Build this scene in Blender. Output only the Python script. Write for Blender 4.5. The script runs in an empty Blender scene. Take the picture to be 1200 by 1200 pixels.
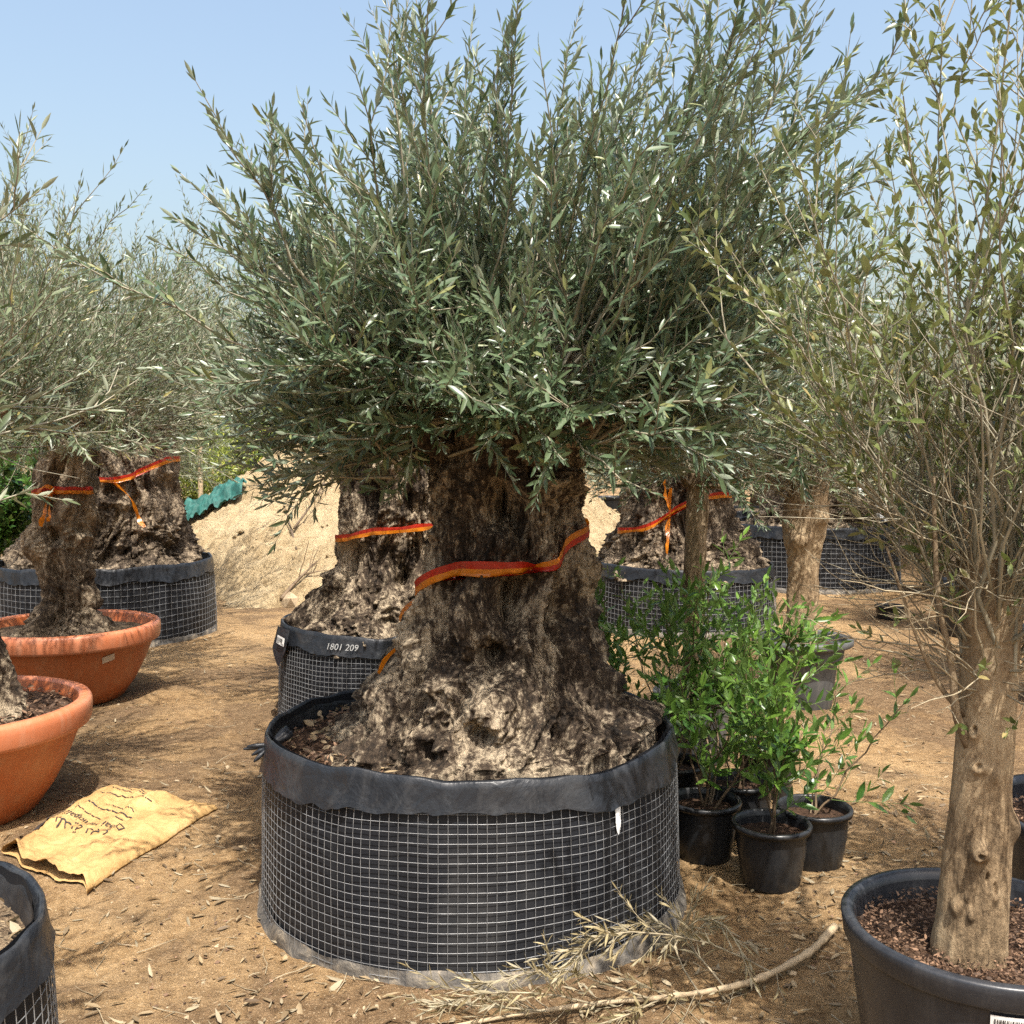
import bpy, math, random
import numpy as np
from mathutils import Vector, Matrix

# ------------------------------------------------------------------ camera, sky, sun, exposure
SC = bpy.context.scene
COL = SC.collection
PITCH = math.atan(70 / 1200)
CAM_H = 1.5
cam_d = bpy.data.cameras.new("camera")
cam_d.sensor_width = 36.0
cam_d.lens = 36.0
cam_d.clip_start = 0.05
cam_d.clip_end = 3000
cam = bpy.data.objects.new("camera", cam_d)
COL.objects.link(cam)
cam.location = (0, 0, CAM_H)
cam.rotation_euler = (math.pi / 2 - PITCH, 0, 0)
SC.camera = cam

SUN_EL = math.radians(63)
SUN_AZ = math.atan2(0.30, -0.95)            # clockwise from +Y
sun_dir = Vector((math.sin(SUN_AZ) * math.cos(SUN_EL), math.cos(SUN_AZ) * math.cos(SUN_EL), math.sin(SUN_EL)))
W = bpy.data.worlds.new("World")
SC.world = W
W.use_nodes = True
wn = W.node_tree
sky = wn.nodes.new("ShaderNodeTexSky")
sky.sky_type = 'NISHITA'
sky.sun_disc = False
sky.sun_elevation = SUN_EL
sky.sun_rotation = SUN_AZ
sky.altitude = 0
sky.air_density = 1.5
sky.dust_density = 5.8
sky.ozone_density = 1.0
bg = wn.nodes["Background"]
bg.inputs["Strength"].default_value = 0.15
wn.links.new(sky.outputs[0], bg.inputs["Color"])

sun_l = bpy.data.lights.new("sun", 'SUN')
sun_l.energy = 5.0
sun_l.angle = math.radians(0.53)
sun_l.color = (1.0, 0.955, 0.885)
sun_o = bpy.data.objects.new("sun", sun_l)
COL.objects.link(sun_o)
sun_o.rotation_euler = sun_dir.to_track_quat('Z', 'Y').to_euler()

SC.view_settings.view_transform = 'Standard'
SC.view_settings.look = 'None'
SC.view_settings.exposure = 0.82
SC.view_settings.gamma = 1.0
SC.render.engine = 'CYCLES'
SC.cycles.max_bounces = 8
SC.cycles.transparent_max_bounces = 4
SC.cycles.use_denoising = False
SC.cycles.sample_clamp_indirect = 6.0

# ------------------------------------------------------------------ picture helpers
CP, SP = math.cos(PITCH), math.sin(PITCH)


def ray(px, py):
    x = (px - 600) / 1200
    y = (600 - py) / 1200
    return np.array([x, CP + y * SP, -SP + y * CP])


def at(px, py, Y):
    d = ray(px, py)
    return np.array([0, 0, CAM_H]) + d * (Y / d[1])


def ground_at(px, py, z=0.0):
    d = ray(px, py)
    return np.array([0, 0, CAM_H]) + d * ((z - CAM_H) / d[2])


# ------------------------------------------------------------------ noise (numpy gradient noise)
_pr = np.random.RandomState(7)
_perm = _pr.permutation(512)
_perm = np.concatenate([_perm, _perm, _perm])
_grad = _pr.normal(size=(512, 3))
_grad /= np.linalg.norm(_grad, axis=1)[:, None]


def pn(p):
    p = np.asarray(p, float)
    i = np.floor(p).astype(int)
    f = p - i
    u = f * f * f * (f * (f * 6 - 15) + 10)
    i &= 511
    out = 0
    for dx in (0, 1):
        wx = u[:, 0] if dx else 1 - u[:, 0]
        ax = _perm[(i[:, 0] + dx) & 511]
        for dy in (0, 1):
            wy = u[:, 1] if dy else 1 - u[:, 1]
            ay = _perm[ax + ((i[:, 1] + dy) & 511)]
            for dz in (0, 1):
                wz = u[:, 2] if dz else 1 - u[:, 2]
                g = _grad[_perm[ay + ((i[:, 2] + dz) & 511)] & 511]
                d = g[:, 0] * (f[:, 0] - dx) + g[:, 1] * (f[:, 1] - dy) + g[:, 2] * (f[:, 2] - dz)
                out = out + wx * wy * wz * d
    return out * 1.6


def fbm(p, o=4, gain=0.5):
    p = np.asarray(p, float)
    a, s, tot = 1.0, 0.0, 0.0
    for k in range(o):
        s = s + a * pn(p + 17.3 * k)
        tot += a
        a *= gain
        p = p * 2.03
    return s / tot


def nrmz(v):
    return v / np.maximum(np.linalg.norm(v, axis=-1, keepdims=True), 1e-9)


# ------------------------------------------------------------------ mesh helpers
class MB:
    """collects vertices and faces (numpy) with a material slot per block"""

    def __init__(self):
        self.v, self.f, self.n = [], [], 0

    def add(self, verts, faces, mi=0):
        verts = np.asarray(verts, float).reshape(-1, 3)
        if not isinstance(faces, list):
            faces = [faces]
        for fa in faces:
            fa = np.asarray(fa, int)
            if len(fa):
                self.f.append((fa + self.n, mi))
        self.v.append(verts)
        self.n += len(verts)
        return self

    def build(self, name, mats, parent=None, smooth=True, loc=None):
        me = bpy.data.meshes.new(name)
        V = np.concatenate(self.v)
        me.vertices.add(len(V))
        me.vertices.foreach_set("co", V.astype(np.float32).ravel())
        loops = np.concatenate([f.ravel() for f, _ in self.f])
        sizes = np.concatenate([np.full(len(f), f.shape[1]) for f, _ in self.f])
        mi = np.concatenate([np.full(len(f), m) for f, m in self.f])
        me.loops.add(len(loops))
        me.loops.foreach_set("vertex_index", loops.astype(np.int32))
        me.polygons.add(len(sizes))
        st = np.concatenate([[0], np.cumsum(sizes)[:-1]])
        me.polygons.foreach_set("loop_start", st.astype(np.int32))
        me.polygons.foreach_set("loop_total", sizes.astype(np.int32))
        me.polygons.foreach_set("material_index", mi.astype(np.int32))
        me.polygons.foreach_set("use_smooth", np.full(len(sizes), bool(smooth)))
        if not isinstance(mats, (list, tuple)):
            mats = [mats]
        for m in mats:
            me.materials.append(m)
        me.update(calc_edges=True)
        o = bpy.data.objects.new(name, me)
        COL.objects.link(o)
        if loc is not None:
            o.location = tuple(loc)
        if parent is not None:
            o.parent = parent
        return o


def tag(o, label=None, cat=None, group=None, kind=None):
    if label:
        o["label"] = label
    if cat:
        o["category"] = cat
    if group:
        o["group"] = group
    if kind:
        o["kind"] = kind
    return o


def thing(name, label, cat, loc=(0, 0, 0), group=None, rz=0.0):
    o = bpy.data.objects.new(name, None)
    COL.objects.link(o)
    o.empty_display_size = 0.1
    o.location = tuple(loc)
    o.rotation_euler = (0, 0, rz)
    return tag(o, label, cat, group)


def grid_faces(nu, nv, closed_u=False):
    """vertex (j,i) = j*nu+i, j along v"""
    iu = nu if closed_u else nu - 1
    I, J = np.meshgrid(np.arange(iu), np.arange(nv - 1))
    I, J = I.ravel(), J.ravel()
    I2 = (I + 1) % nu
    return np.stack([J * nu + I, J * nu + I2, (J + 1) * nu + I2, (J + 1) * nu + I], 1)


def tubes(P, R, sides=4, cap=True):
    """P (S,K,3) polylines, R (S,K) radii -> verts, faces"""
    P = np.asarray(P, float)
    if P.ndim == 2:
        P = P[None]
    S, K, _ = P.shape
    R = np.broadcast_to(np.asarray(R, float), (S, K))
    T = nrmz(np.gradient(P, axis=1))
    ref = np.where(np.abs(T[:, :1, 2:3]).repeat(3, 2) > 0.85, np.array([1.0, 0, 0]), np.array([0, 0, 1.0]))
    ref = np.broadcast_to(ref, T.shape)
    A = nrmz(np.cross(T, ref))
    B = np.cross(T, A)
    ang = np.arange(sides) * 2 * math.pi / sides
    V = P[:, :, None, :] + R[:, :, None, None] * (np.cos(ang)[None, None, :, None] * A[:, :, None, :] + np.sin(ang)[None, None, :, None] * B[:, :, None, :])
    base = grid_faces(sides, K, True)
    F = (base[None] + (np.arange(S) * K * sides)[:, None, None]).reshape(-1, 4)
    F = F[:, ::-1]
    faces = [F]
    if cap and sides > 2:
        c0 = (np.arange(S) * K * sides)[:, None] + np.arange(sides)[None, :]
        c1 = c0 + (K - 1) * sides
        faces += [c0, c1[:, ::-1]]
    return V.reshape(-1, 3), faces


def lathe(profile, n=64, rfun=None):
    """profile list of (r,z) -> verts, faces (outward when profile goes up on the outside)"""
    prof = np.array(profile, float)
    th = np.arange(n) * 2 * math.pi / n
    V = np.stack([prof[:, None, 0] * np.cos(th), prof[:, None, 0] * np.sin(th), np.broadcast_to(prof[:, None, 1], (len(prof), n))], -1)
    return V.reshape(-1, 3), grid_faces(n, len(prof), True)


def smooth_path(pts, n):
    """Catmull-Rom through points"""
    p = np.array(pts, float)
    p = np.concatenate([[2 * p[0] - p[1]], p, [2 * p[-1] - p[-2]]])
    m = len(p) - 3
    t = np.linspace(0, m - 1e-6, n)
    i = np.floor(t).astype(int)
    f = (t - i)[:, None]
    a, b, c, d = p[i], p[i + 1], p[i + 2], p[i + 3]
    return 0.5 * (2 * b + (c - a) * f + (2 * a - 5 * b + 4 * c - d) * f ** 2 + (3 * b - a - 3 * c + d) * f ** 3)


# ------------------------------------------------------------------ materials
class NT:
    def __init__(self, name):
        self.m = bpy.data.materials.new(name)
        self.m.use_nodes = True
        self.t = self.m.node_tree
        self.b = self.t.nodes["Principled BSDF"]
        self.out = self.t.nodes["Material Output"]

    def n(self, ty, **kw):
        nd = self.t.nodes.new(ty)
        for k, v in kw.items():
            if k in nd.inputs:
                nd.inputs[k].default_value = v
            else:
                setattr(nd, k, v)
        return nd

    def l(self, a, b):
        self.t.links.new(a, b)

    def coord(self, scale=(1, 1, 1), kind="Object"):
        tc = self.n("ShaderNodeTexCoord")
        mp = self.n("ShaderNodeMapping")
        mp.inputs["Scale"].default_value = scale
        self.l(tc.outputs[kind], mp.inputs["Vector"])
        return mp.outputs[0]

    def noise(self, scale, detail=4, rough=0.55, co=None, dist=0.0):
        nd = self.n("ShaderNodeTexNoise", Scale=scale, Detail=detail, Roughness=rough, Distortion=dist)
        if co is not None:
            self.l(co, nd.inputs["Vector"])
        return nd.outputs["Fac"]

    def voro(self, scale, co=None, feature='F1', out="Distance"):
        nd = self.n("ShaderNodeTexVoronoi", Scale=scale)
        nd.feature = feature
        if co is not None:
            self.l(co, nd.inputs["Vector"])
        return nd.outputs[out]

    def ramp(self, fac, stops):
        nd = self.n("ShaderNodeValToRGB")
        e = nd.color_ramp.elements
        while len(e) > 1:
            e.remove(e[-1])
        for k, (p, c) in enumerate(stops):
            el = e[0] if k == 0 else e.new(p)
            el.position = p
            el.color = (*c, 1) if not np.isscalar(c) else (c, c, c, 1)
        self.l(fac, nd.inputs[0])
        return nd.outputs[0]

    def mix(self, fac, a, b, mode='MIX'):
        nd = self.n("ShaderNodeMix", data_type='RGBA', blend_type=mode)
        for s, v in ((0, fac), (6, a), (7, b)):
            if hasattr(v, "is_linked"):
                self.l(v, nd.inputs[s])
            elif np.isscalar(v):
                nd.inputs[s].default_value = v
            else:
                nd.inputs[s].default_value = (*v, 1)
        return nd.outputs[2]

    def math(self, op, a, b=0.0):
        nd = self.n("ShaderNodeMath", operation=op)
        for s, v in ((0, a), (1, b)):
            if hasattr(v, "is_linked"):
                self.l(v, nd.inputs[s])
            else:
                nd.inputs[s].default_value = v
        return nd.outputs[0]

    def bump(self, h, strength=0.5, dist=0.01, prev=None):
        nd = self.n("ShaderNodeBump", Strength=strength, Distance=dist)
        self.l(h, nd.inputs["Height"])
        if prev is not None:
            self.l(prev, nd.inputs["Normal"])
        return nd.outputs[0]

    def base(self, color=None, rough=None, normal=None, metal=None, spec=None):
        for key, v in (("Base Color", color), ("Roughness", rough), ("Normal", normal), ("Metallic", metal), ("Specular IOR Level", spec)):
            if v is None:
                continue
            if hasattr(v, "is_linked"):
                self.l(v, self.b.inputs[key])
            elif key == "Base Color":
                self.b.inputs[key].default_value = (*v, 1)
            else:
                self.b.inputs[key].default_value = v
        return self.m


def leaf_mat(name, top_a, top_b, under, rough=0.42, transl=0.22, spec=0.5, yellow=None):
    k = NT(name)
    g = k.n("ShaderNodeNewGeometry")
    rnd = g.outputs["Random Per Island"]
    stops = [(0.0, top_a), (0.9, top_b)]
    if yellow:
        stops += [(0.955, top_b), (0.965, yellow)]
    top = k.ramp(rnd, stops)
    und = k.mix(rnd, tuple(c * 0.8 for c in under), tuple(c * 1.15 for c in under))
    col = k.mix(g.outputs["Backfacing"], top, und)
    k.base(col, rough, spec=spec)
    tr = k.n("ShaderNodeBsdfTranslucent")
    tcol = k.mix(0.45, col, (0.15, 0.23, 0.05))
    k.l(tcol, tr.inputs["Color"])
    ms = k.n("ShaderNodeMixShader", Fac=transl)
    k.l(k.b.outputs[0], ms.inputs[1])
    k.l(tr.outputs[0], ms.inputs[2])
    k.l(ms.outputs[0], k.out.inputs["Surface"])
    return k.m


M = {}
M["olive_leaf"] = leaf_mat("olive_leaf", (0.042, 0.074, 0.036), (0.115, 0.158, 0.080), (0.245, 0.28, 0.20), 0.34, 0.15, yellow=(0.20, 0.21, 0.08))
M["olive_leaf_pale"] = leaf_mat("olive_leaf_pale", (0.065, 0.092, 0.044), (0.145, 0.172, 0.09), (0.27, 0.29, 0.20), 0.38, 0.18, yellow=(0.28, 0.24, 0.08))
M["small_leaf"] = leaf_mat("small_leaf", (0.06, 0.085, 0.024), (0.16, 0.185, 0.055), (0.24, 0.255, 0.115), 0.36, 0.22, yellow=(0.30, 0.24, 0.10))
M["bright_leaf"] = leaf_mat("bright_leaf", (0.04, 0.105, 0.018), (0.145, 0.26, 0.04), (0.13, 0.22, 0.055), 0.30, 0.34)
M["yellow_leaf"] = leaf_mat("yellow_leaf", (0.14, 0.20, 0.025), (0.42, 0.44, 0.07), (0.22, 0.26, 0.06), 0.45, 0.35)
M["dark_leaf"] = leaf_mat("dark_leaf", (0.02, 0.06, 0.012), (0.06, 0.13, 0.02), (0.06, 0.10, 0.03), 0.35, 0.25)
M["mulch"] = leaf_mat("mulch_chip", (0.035, 0.019, 0.010), (0.20, 0.115, 0.065), (0.15, 0.09, 0.05), 0.8, 0.0)
M["dry_leaf"] = leaf_mat("dry_leaf", (0.16, 0.12, 0.055), (0.36, 0.295, 0.16), (0.30, 0.26, 0.17), 0.6, 0.15)
M["litter_leaf"] = leaf_mat("litter_leaf", (0.075, 0.046, 0.022), (0.29, 0.215, 0.12), (0.27, 0.22, 0.14), 0.65, 0.05)


def simple(name, col, rough=0.6, nscale=8, var=0.25, bump=0.0, bscale=60, metal=0.0, spec=0.4):
    k = NT(name)
    co = k.coord()
    f = k.noise(nscale, 6, 0.6, co)
    c = k.ramp(f, [(0.3, tuple(x * (1 - var) for x in col)), (0.7, tuple(min(1, x * (1 + var)) for x in col))])
    nm = None
    if bump:
        nm = k.bump(k.noise(bscale, 5, 0.6, co), bump, 0.01)
    return k.base(c, rough, nm, metal, spec)


M["stem"] = simple("stem", (0.25, 0.225, 0.16), 0.6, 12, 0.35)
M["dry_stem"] = simple("dry_stem", (0.30, 0.25, 0.165), 0.65, 12, 0.35)
M["brown_stem"] = simple("brown_stem", (0.14, 0.095, 0.055), 0.65, 20, 0.35)
M["green_stem"] = simple("green_stem", (0.10, 0.15, 0.04), 0.5, 20, 0.35)
M["galv_wire"] = simple("galvanised_wire", (0.28, 0.285, 0.29), 0.5, 25, 0.35, metal=0.55)
M["white_paint"] = simple("white_paint", (0.75, 0.75, 0.73), 0.7, 60, 0.2, 0.3)
M["black_ink"] = simple("black_ink", (0.035, 0.03, 0.028), 0.7, 90, 0.2)
M["chalk"] = simple("chalk", (0.36, 0.36, 0.35), 0.8, 90, 0.3)
M["label_white"] = simple("label_white", (0.72, 0.71, 0.68), 0.45, 30, 0.1)
M["label_dim"] = simple("label_dim", (0.50, 0.40, 0.30), 0.5, 30, 0.15)
M["pale_wood"] = simple("pale_wood", (0.55, 0.48, 0.36), 0.7, 9, 0.25, 0.3)
M["stake_wood"] = simple("stake_wood", (0.38, 0.29, 0.18), 0.7, 9, 0.3, 0.3)


def bark_mat(name, dark, mid, pale, zs=0.35, scale=7.0, bump=0.9, pale_pos=0.595):
    k = NT(name)
    co = k.coord((1, 1, zs))
    co2 = k.coord((1, 1, 0.8))
    n1 = k.noise(scale, 10, 0.74, co, 0.6)
    n2 = k.noise(scale * 5.5, 8, 0.72, co2, 0.3)
    n3 = k.noise(2.6, 4, 0.5, co2)
    s = k.math('ADD', k.math('MULTIPLY', n1, 0.52), k.math('MULTIPLY', n2, 0.33))
    s = k.math('ADD', s, k.math('MULTIPLY', n3, 0.24))
    fib = k.noise(scale * 8, 5, 0.7, k.coord((1, 1, 0.10)))
    s = k.math('ADD', s, k.math('MULTIPLY', fib, 0.22))
    s = k.math('SUBTRACT', s, 0.12)
    c = k.ramp(s, [(0.43, dark), (0.515, mid), (pale_pos, pale), (0.70, tuple(min(1, x * 1.2) for x in pale))])
    v = k.voro(scale * 9, k.coord((1, 1, 0.5)))
    spk = k.ramp(v, [(0.0, 1.0), (0.20, 0.0)])
    c = k.mix(k.math('MULTIPLY', spk, 0.45), c, pale)
    b1 = k.bump(n1, bump, 0.03)
    b2 = k.bump(n2, bump, 0.022, b1)
    st = k.noise(scale * 9, 5, 0.65, k.coord((1, 1, 0.12)))
    b3 = k.bump(st, bump, 0.014, b2)
    return k.base(c, 0.82, b3, spec=0.25)


M["old_bark"] = bark_mat("old_bark", (0.012, 0.0085, 0.006), (0.075, 0.052, 0.034), (0.48, 0.385, 0.265))
M["old_bark_far"] = bark_mat("old_bark_far", (0.022, 0.016, 0.011), (0.10, 0.073, 0.05), (0.36, 0.28, 0.19))
M["knob_bark"] = bark_mat("knobbly_bark", (0.04, 0.028, 0.019), (0.15, 0.11, 0.072), (0.38, 0.30, 0.205))
M["young_bark"] = bark_mat("young_bark", (0.10, 0.068, 0.038), (0.25, 0.175, 0.10), (0.37, 0.28, 0.17), 0.35, 7.0, 0.55)
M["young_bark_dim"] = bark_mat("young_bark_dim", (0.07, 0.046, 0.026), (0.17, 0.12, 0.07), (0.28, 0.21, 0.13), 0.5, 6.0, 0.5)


def liner_mat():
    k = NT("liner_fabric")
    co = k.coord()
    d = k.noise(5, 7, 0.65, k.coord((1, 1, 0.5)))
    d2 = k.noise(40, 4, 0.6, co)
    dust = k.math('MULTIPLY', k.ramp(d, [(0.48, 0.0), (0.78, 1.0)]), k.ramp(d2, [(0.3, 0.35), (0.7, 1.0)]))
    c = k.mix(k.math('MULTIPLY', dust, 0.4), (0.011, 0.012, 0.015), (0.09, 0.086, 0.08))
    st = k.noise(22, 4, 0.6, k.coord((1, 1, 0.06)))
    b = k.bump(st, 0.35, 0.01)
    b = k.bump(k.noise(300, 2, 0.5, co), 0.25, 0.002, b)
    return k.base(c, 0.6, b, spec=0.25)


def rim_mat():
    k = NT("rim_fabric")
    co = k.coord()
    d = k.noise(7, 7, 0.7, co, 0.8)
    dust = k.ramp(d, [(0.50, 0.0), (0.75, 1.0)])
    c = k.mix(k.math('MULTIPLY', dust, 0.22), (0.014, 0.016, 0.020), (0.17, 0.165, 0.16))
    b = k.bump(k.noise(9, 5, 0.55, co, 0.6), 0.4, 0.03)
    b = k.bump(k.noise(60, 3, 0.5, co), 0.15, 0.005, b)
    return k.base(c, 0.40, b, spec=0.35)


def dirty_skirt():
    k = NT("dusty_skirt")
    co = k.coord()
    d = k.noise(14, 7, 0.7, co, 0.5)
    c = k.ramp(d, [(0.35, (0.035, 0.034, 0.034)), (0.53, (0.13, 0.115, 0.095)), (0.68, (0.34, 0.28, 0.20))])
    return k.base(c, 0.75, k.bump(d, 0.6, 0.02))


M["liner"] = liner_mat()
M["rim"] = rim_mat()
M["skirt"] = dirty_skirt()


def plastic(name, col, dusty, rough=0.4, amt=0.35, scratch=0.5):
    k = NT(name)
    co = k.coord()
    d = k.noise(6, 7, 0.65, k.coord((1, 1, 0.5)))
    d2 = k.noise(35, 6, 0.7, co)
    f = k.math('MULTIPLY', k.ramp(d, [(0.40, 0.0), (0.75, 1.0)]), k.ramp(d2, [(0.35, 0.2), (0.65, 1.0)]))
    c = k.mix(k.math('MULTIPLY', f, amt), col, dusty)
    sc = k.noise(28, 3, 0.5, k.coord((1.0, 1.0, 9.0)), 2.0)
    c = k.mix(k.math('MULTIPLY', k.ramp(sc, [(0.66, 0.0), (0.72, 1.0)]), scratch * 0.25), c, dusty)
    st = k.noise(26, 4, 0.6, k.coord((1, 1, 0.05)))
    c = k.mix(k.math('MULTIPLY', k.ramp(st, [(0.50, 0.0), (0.66, 1.0)]), amt * 0.5), c, dusty)
    r = k.math('ADD', k.math('MULTIPLY', d2, 0.25), rough - 0.1)
    return k.base(c, r, k.bump(d2, 0.06, 0.01), spec=0.38)


M["terracotta"] = plastic("terracotta_plastic", (0.37, 0.095, 0.026), (0.42, 0.24, 0.13), 0.42, 0.45)
M["terracotta_rim"] = plastic("terracotta_rim_plastic", (0.46, 0.145, 0.062), (0.50, 0.30, 0.20), 0.40, 0.5)
M["black_plastic"] = plastic("black_plastic", (0.013, 0.014, 0.016), (0.10, 0.095, 0.085), 0.30, 0.22)
M["tub_plastic"] = plastic("tub_plastic", (0.018, 0.020, 0.025), (0.14, 0.135, 0.13), 0.33, 0.28)
M["grey_plastic"] = plastic("grey_plastic", (0.055, 0.058, 0.060), (0.20, 0.19, 0.17), 0.5, 0.5)


def soil_mat(name, dark, mid, pale):
    k = NT(name)
    co = k.coord()
    n = k.noise(9, 7, 0.7, co)
    v = k.n("ShaderNodeTexVoronoi", Scale=70.0)
    k.l(co, v.inputs["Vector"])
    n2 = k.noise(110, 4, 0.7, co)
    s = k.math('ADD', k.math('MULTIPLY', n, 0.5), k.math('MULTIPLY', n2, 0.5))
    c = k.ramp(s, [(0.36, dark), (0.52, mid), (0.68, pale)])
    b = k.bump(v.outputs["Distance"], 0.7, 0.015)
    b = k.bump(n2, 0.8, 0.01, b)
    return k.base(c, 0.9, b, spec=0.2)


M["soil"] = soil_mat("potting_soil", (0.018, 0.010, 0.006), (0.062, 0.034, 0.02), (0.20, 0.125, 0.075))
M["soil_pale"] = soil_mat("pale_soil", (0.03, 0.02, 0.012), (0.13, 0.09, 0.055), (0.36, 0.28, 0.18))


def ground_mat():
    k = NT("sandy_ground")
    co = k.coord()
    big = k.noise(0.55, 5, 0.55, co, 0.4)
    mid = k.noise(2.3, 7, 0.62, co, 0.5)
    fine = k.noise(26, 6, 0.7, co)
    grit = k.noise(160, 3, 0.7, co)
    s = k.math('ADD', k.math('MULTIPLY', mid, 0.55), k.math('MULTIPLY', fine, 0.45))
    c = k.ramp(s, [(0.33, (0.115, 0.064, 0.028)), (0.44, (0.27, 0.17, 0.08)), (0.56, (0.40, 0.268, 0.136)), (0.69, (0.53, 0.385, 0.215))])
    pat = k.ramp(k.math('ADD', k.math('MULTIPLY', big, 0.5), k.math('MULTIPLY', mid, 0.5)), [(0.455, 0.0), (0.535, 1.0)])
    org = k.ramp(fine, [(0.35, (0.045, 0.025, 0.013)), (0.65, (0.15, 0.092, 0.05))])
    c = k.mix(k.math('MULTIPLY', pat, 0.78), c, org)
    c = k.mix(k.math('MULTIPLY', k.ramp(grit, [(0.58, 0.0), (0.66, 1.0)]), 0.45), c, (0.60, 0.47, 0.31))
    c = k.mix(k.math('MULTIPLY', k.ramp(grit, [(0.33, 1.0), (0.42, 0.0)]), 0.6), c, (0.09, 0.052, 0.026))
    b = k.bump(mid, 0.55, 0.06)
    b = k.bump(fine, 0.8, 0.035, b)
    b = k.bump(grit, 0.8, 0.009, b)
    return k.base(c, 0.95, b, spec=0.15)


def mound_mat():
    k = NT("mound_sand")
    co = k.coord()
    n = k.noise(1.6, 7, 0.65, co, 0.5)
    f = k.noise(11, 7, 0.72, co)
    s = k.math('ADD', k.math('MULTIPLY', n, 0.5), k.math('MULTIPLY', f, 0.5))
    c = k.ramp(s, [(0.36, (0.22, 0.155, 0.082)), (0.46, (0.39, 0.292, 0.165)), (0.60, (0.51, 0.40, 0.245))])
    b = k.bump(n, 0.6, 0.15)
    b = k.bump(f, 0.8, 0.08, b)
    b = k.bump(k.noise(40, 5, 0.7, co), 0.9, 0.035, b)
    return k.base(c, 0.95, b, spec=0.15)


M["ground"] = ground_mat()
M["mound"] = mound_mat()
M["stone"] = simple("stone", (0.34, 0.26, 0.165), 0.9, 14, 0.3, 0.5)


def ribbon_mat(name, col):
    k = NT(name)
    co = k.coord()
    n = k.noise(45, 4, 0.6, co)
    n0 = k.noise(7, 5, 0.7, k.coord((1, 1, 3)))
    k.base(k.mix(k.math('MULTIPLY', k.ramp(n0, [(0.35, 1.0), (0.65, 0.0)]), 0.6), col, tuple(c * 0.45 + 0.02 for c in col)), 0.25, k.bump(n, 0.3, 0.01), spec=0.6)
    tr = k.n("ShaderNodeBsdfTranslucent", Color=(*col, 1))
    ms = k.n("ShaderNodeMixShader", Fac=0.45)
    k.l(k.b.outputs[0], ms.inputs[1])
    k.l(tr.outputs[0], ms.inputs[2])
    k.l(ms.outputs[0], k.out.inputs["Surface"])
    return k.m


M["ribbon_red"] = ribbon_mat("ribbon_red", (0.58, 0.030, 0.012))
M["ribbon_orange"] = ribbon_mat("ribbon_orange", (0.85, 0.26, 0.012))


def paper_mat():
    k = NT("kraft_paper")
    co = k.coord()
    n = k.noise(5, 6, 0.6, co, 0.6)
    f = k.noise(60, 4, 0.6, co)
    s = k.math('ADD', k.math('MULTIPLY', n, 0.7), k.math('MULTIPLY', f, 0.3))
    c = k.ramp(s, [(0.35, (0.31, 0.185, 0.07)), (0.55, (0.44, 0.28, 0.115)), (0.7, (0.52, 0.35, 0.165))])
    b = k.bump(k.noise(16, 6, 0.65, co, 1.2), 0.55, 0.02)
    return k.base(c, 0.75, b, spec=0.25)


M["paper"] = paper_mat()
M["teal_net"] = simple("teal_net", (0.015, 0.085, 0.072), 0.7, 15, 0.45, 0.8, 25)
M["twig_dark"] = simple("twig_dark", (0.10, 0.07, 0.045), 0.8, 20, 0.3)

# ------------------------------------------------------------------ leaves and shoots
LEAF8 = np.array([[0, 0, 0], [.30, -.46, .10], [.30, 0, 0], [.30, .46, .10], [.66, -.42, .09], [.66, 0, 0], [.66, .42, .09], [1, 0, .02]])
L8T = np.array([[0, 1, 2], [0, 2, 3], [4, 7, 5], [5, 7, 6]])
L8Q = np.array([[1, 4, 5, 2], [2, 5, 6, 3]])
LEAF5 = np.array([[0, 0, 0], [.45, -.5, .10], [.48, 0, 0], [.45, .5, .10], [1, 0, .02]])
L5T = np.array([[0, 1, 2], [0, 2, 3], [1, 4, 2], [2, 4, 3]])


def leaf_mesh(mb, pos, axis, nrm, length, wr, mi, rng, hi=True, curl=0.12):
    N = len(pos)
    if N == 0:
        return
    axis = nrmz(axis)
    nrm = nrmz(nrm - axis * np.sum(nrm * axis, 1, keepdims=True))
    w = np.cross(nrm, axis)
    tpl = LEAF8 if hi else LEAF5
    u = tpl[:, 0][None, :, None]
    wv = tpl[:, 1][None, :, None]
    nv = tpl[:, 2][None, :, None]
    Lh = length[:, None, None]
    wid = (length * wr)[:, None, None]
    cu = (rng.normal(curl * 0.3, curl, N))[:, None, None]
    V = pos[:, None, :] + axis[:, None, :] * u * Lh + w[:, None, :] * wv * wid + nrm[:, None, :] * (nv * wid * 1.6 - cu * u * u * Lh)
    off = (np.arange(N) * len(tpl))[:, None, None]
    if hi:
        mb.add(V, [(L8T[None] + off).reshape(-1, 3), (L8Q[None] + off).reshape(-1, 4)], mi)
    else:
        mb.add(V, [(L5T[None] + off).reshape(-1, 3)], mi)


def shoot_paths(rng, base, d, L, up, K=7, wig=0.035):
    S = len(base)
    t = np.linspace(0, 1, K)[None, :, None]
    P = base[:, None, :] + nrmz(d)[:, None, :] * (L[:, None, None] * t)
    P = P + np.array([0, 0, 1.0]) * (up * L)[:, None, None] * t * t
    rw = np.cumsum(rng.normal(0, 1, (S, K, 3)), axis=1)
    rw -= rw[:, :1]
    P = P + rw * (L * wig)[:, None, None] * 0.5
    return P


def path_eval(P, idx, t):
    K = P.shape[1]
    x = np.clip(t, 0, 0.9999) * (K - 1)
    i = x.astype(int)
    f = (x - i)[:, None]
    a, b = P[idx, i], P[idx, i + 1]
    return a + (b - a) * f, nrmz(b - a)


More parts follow.
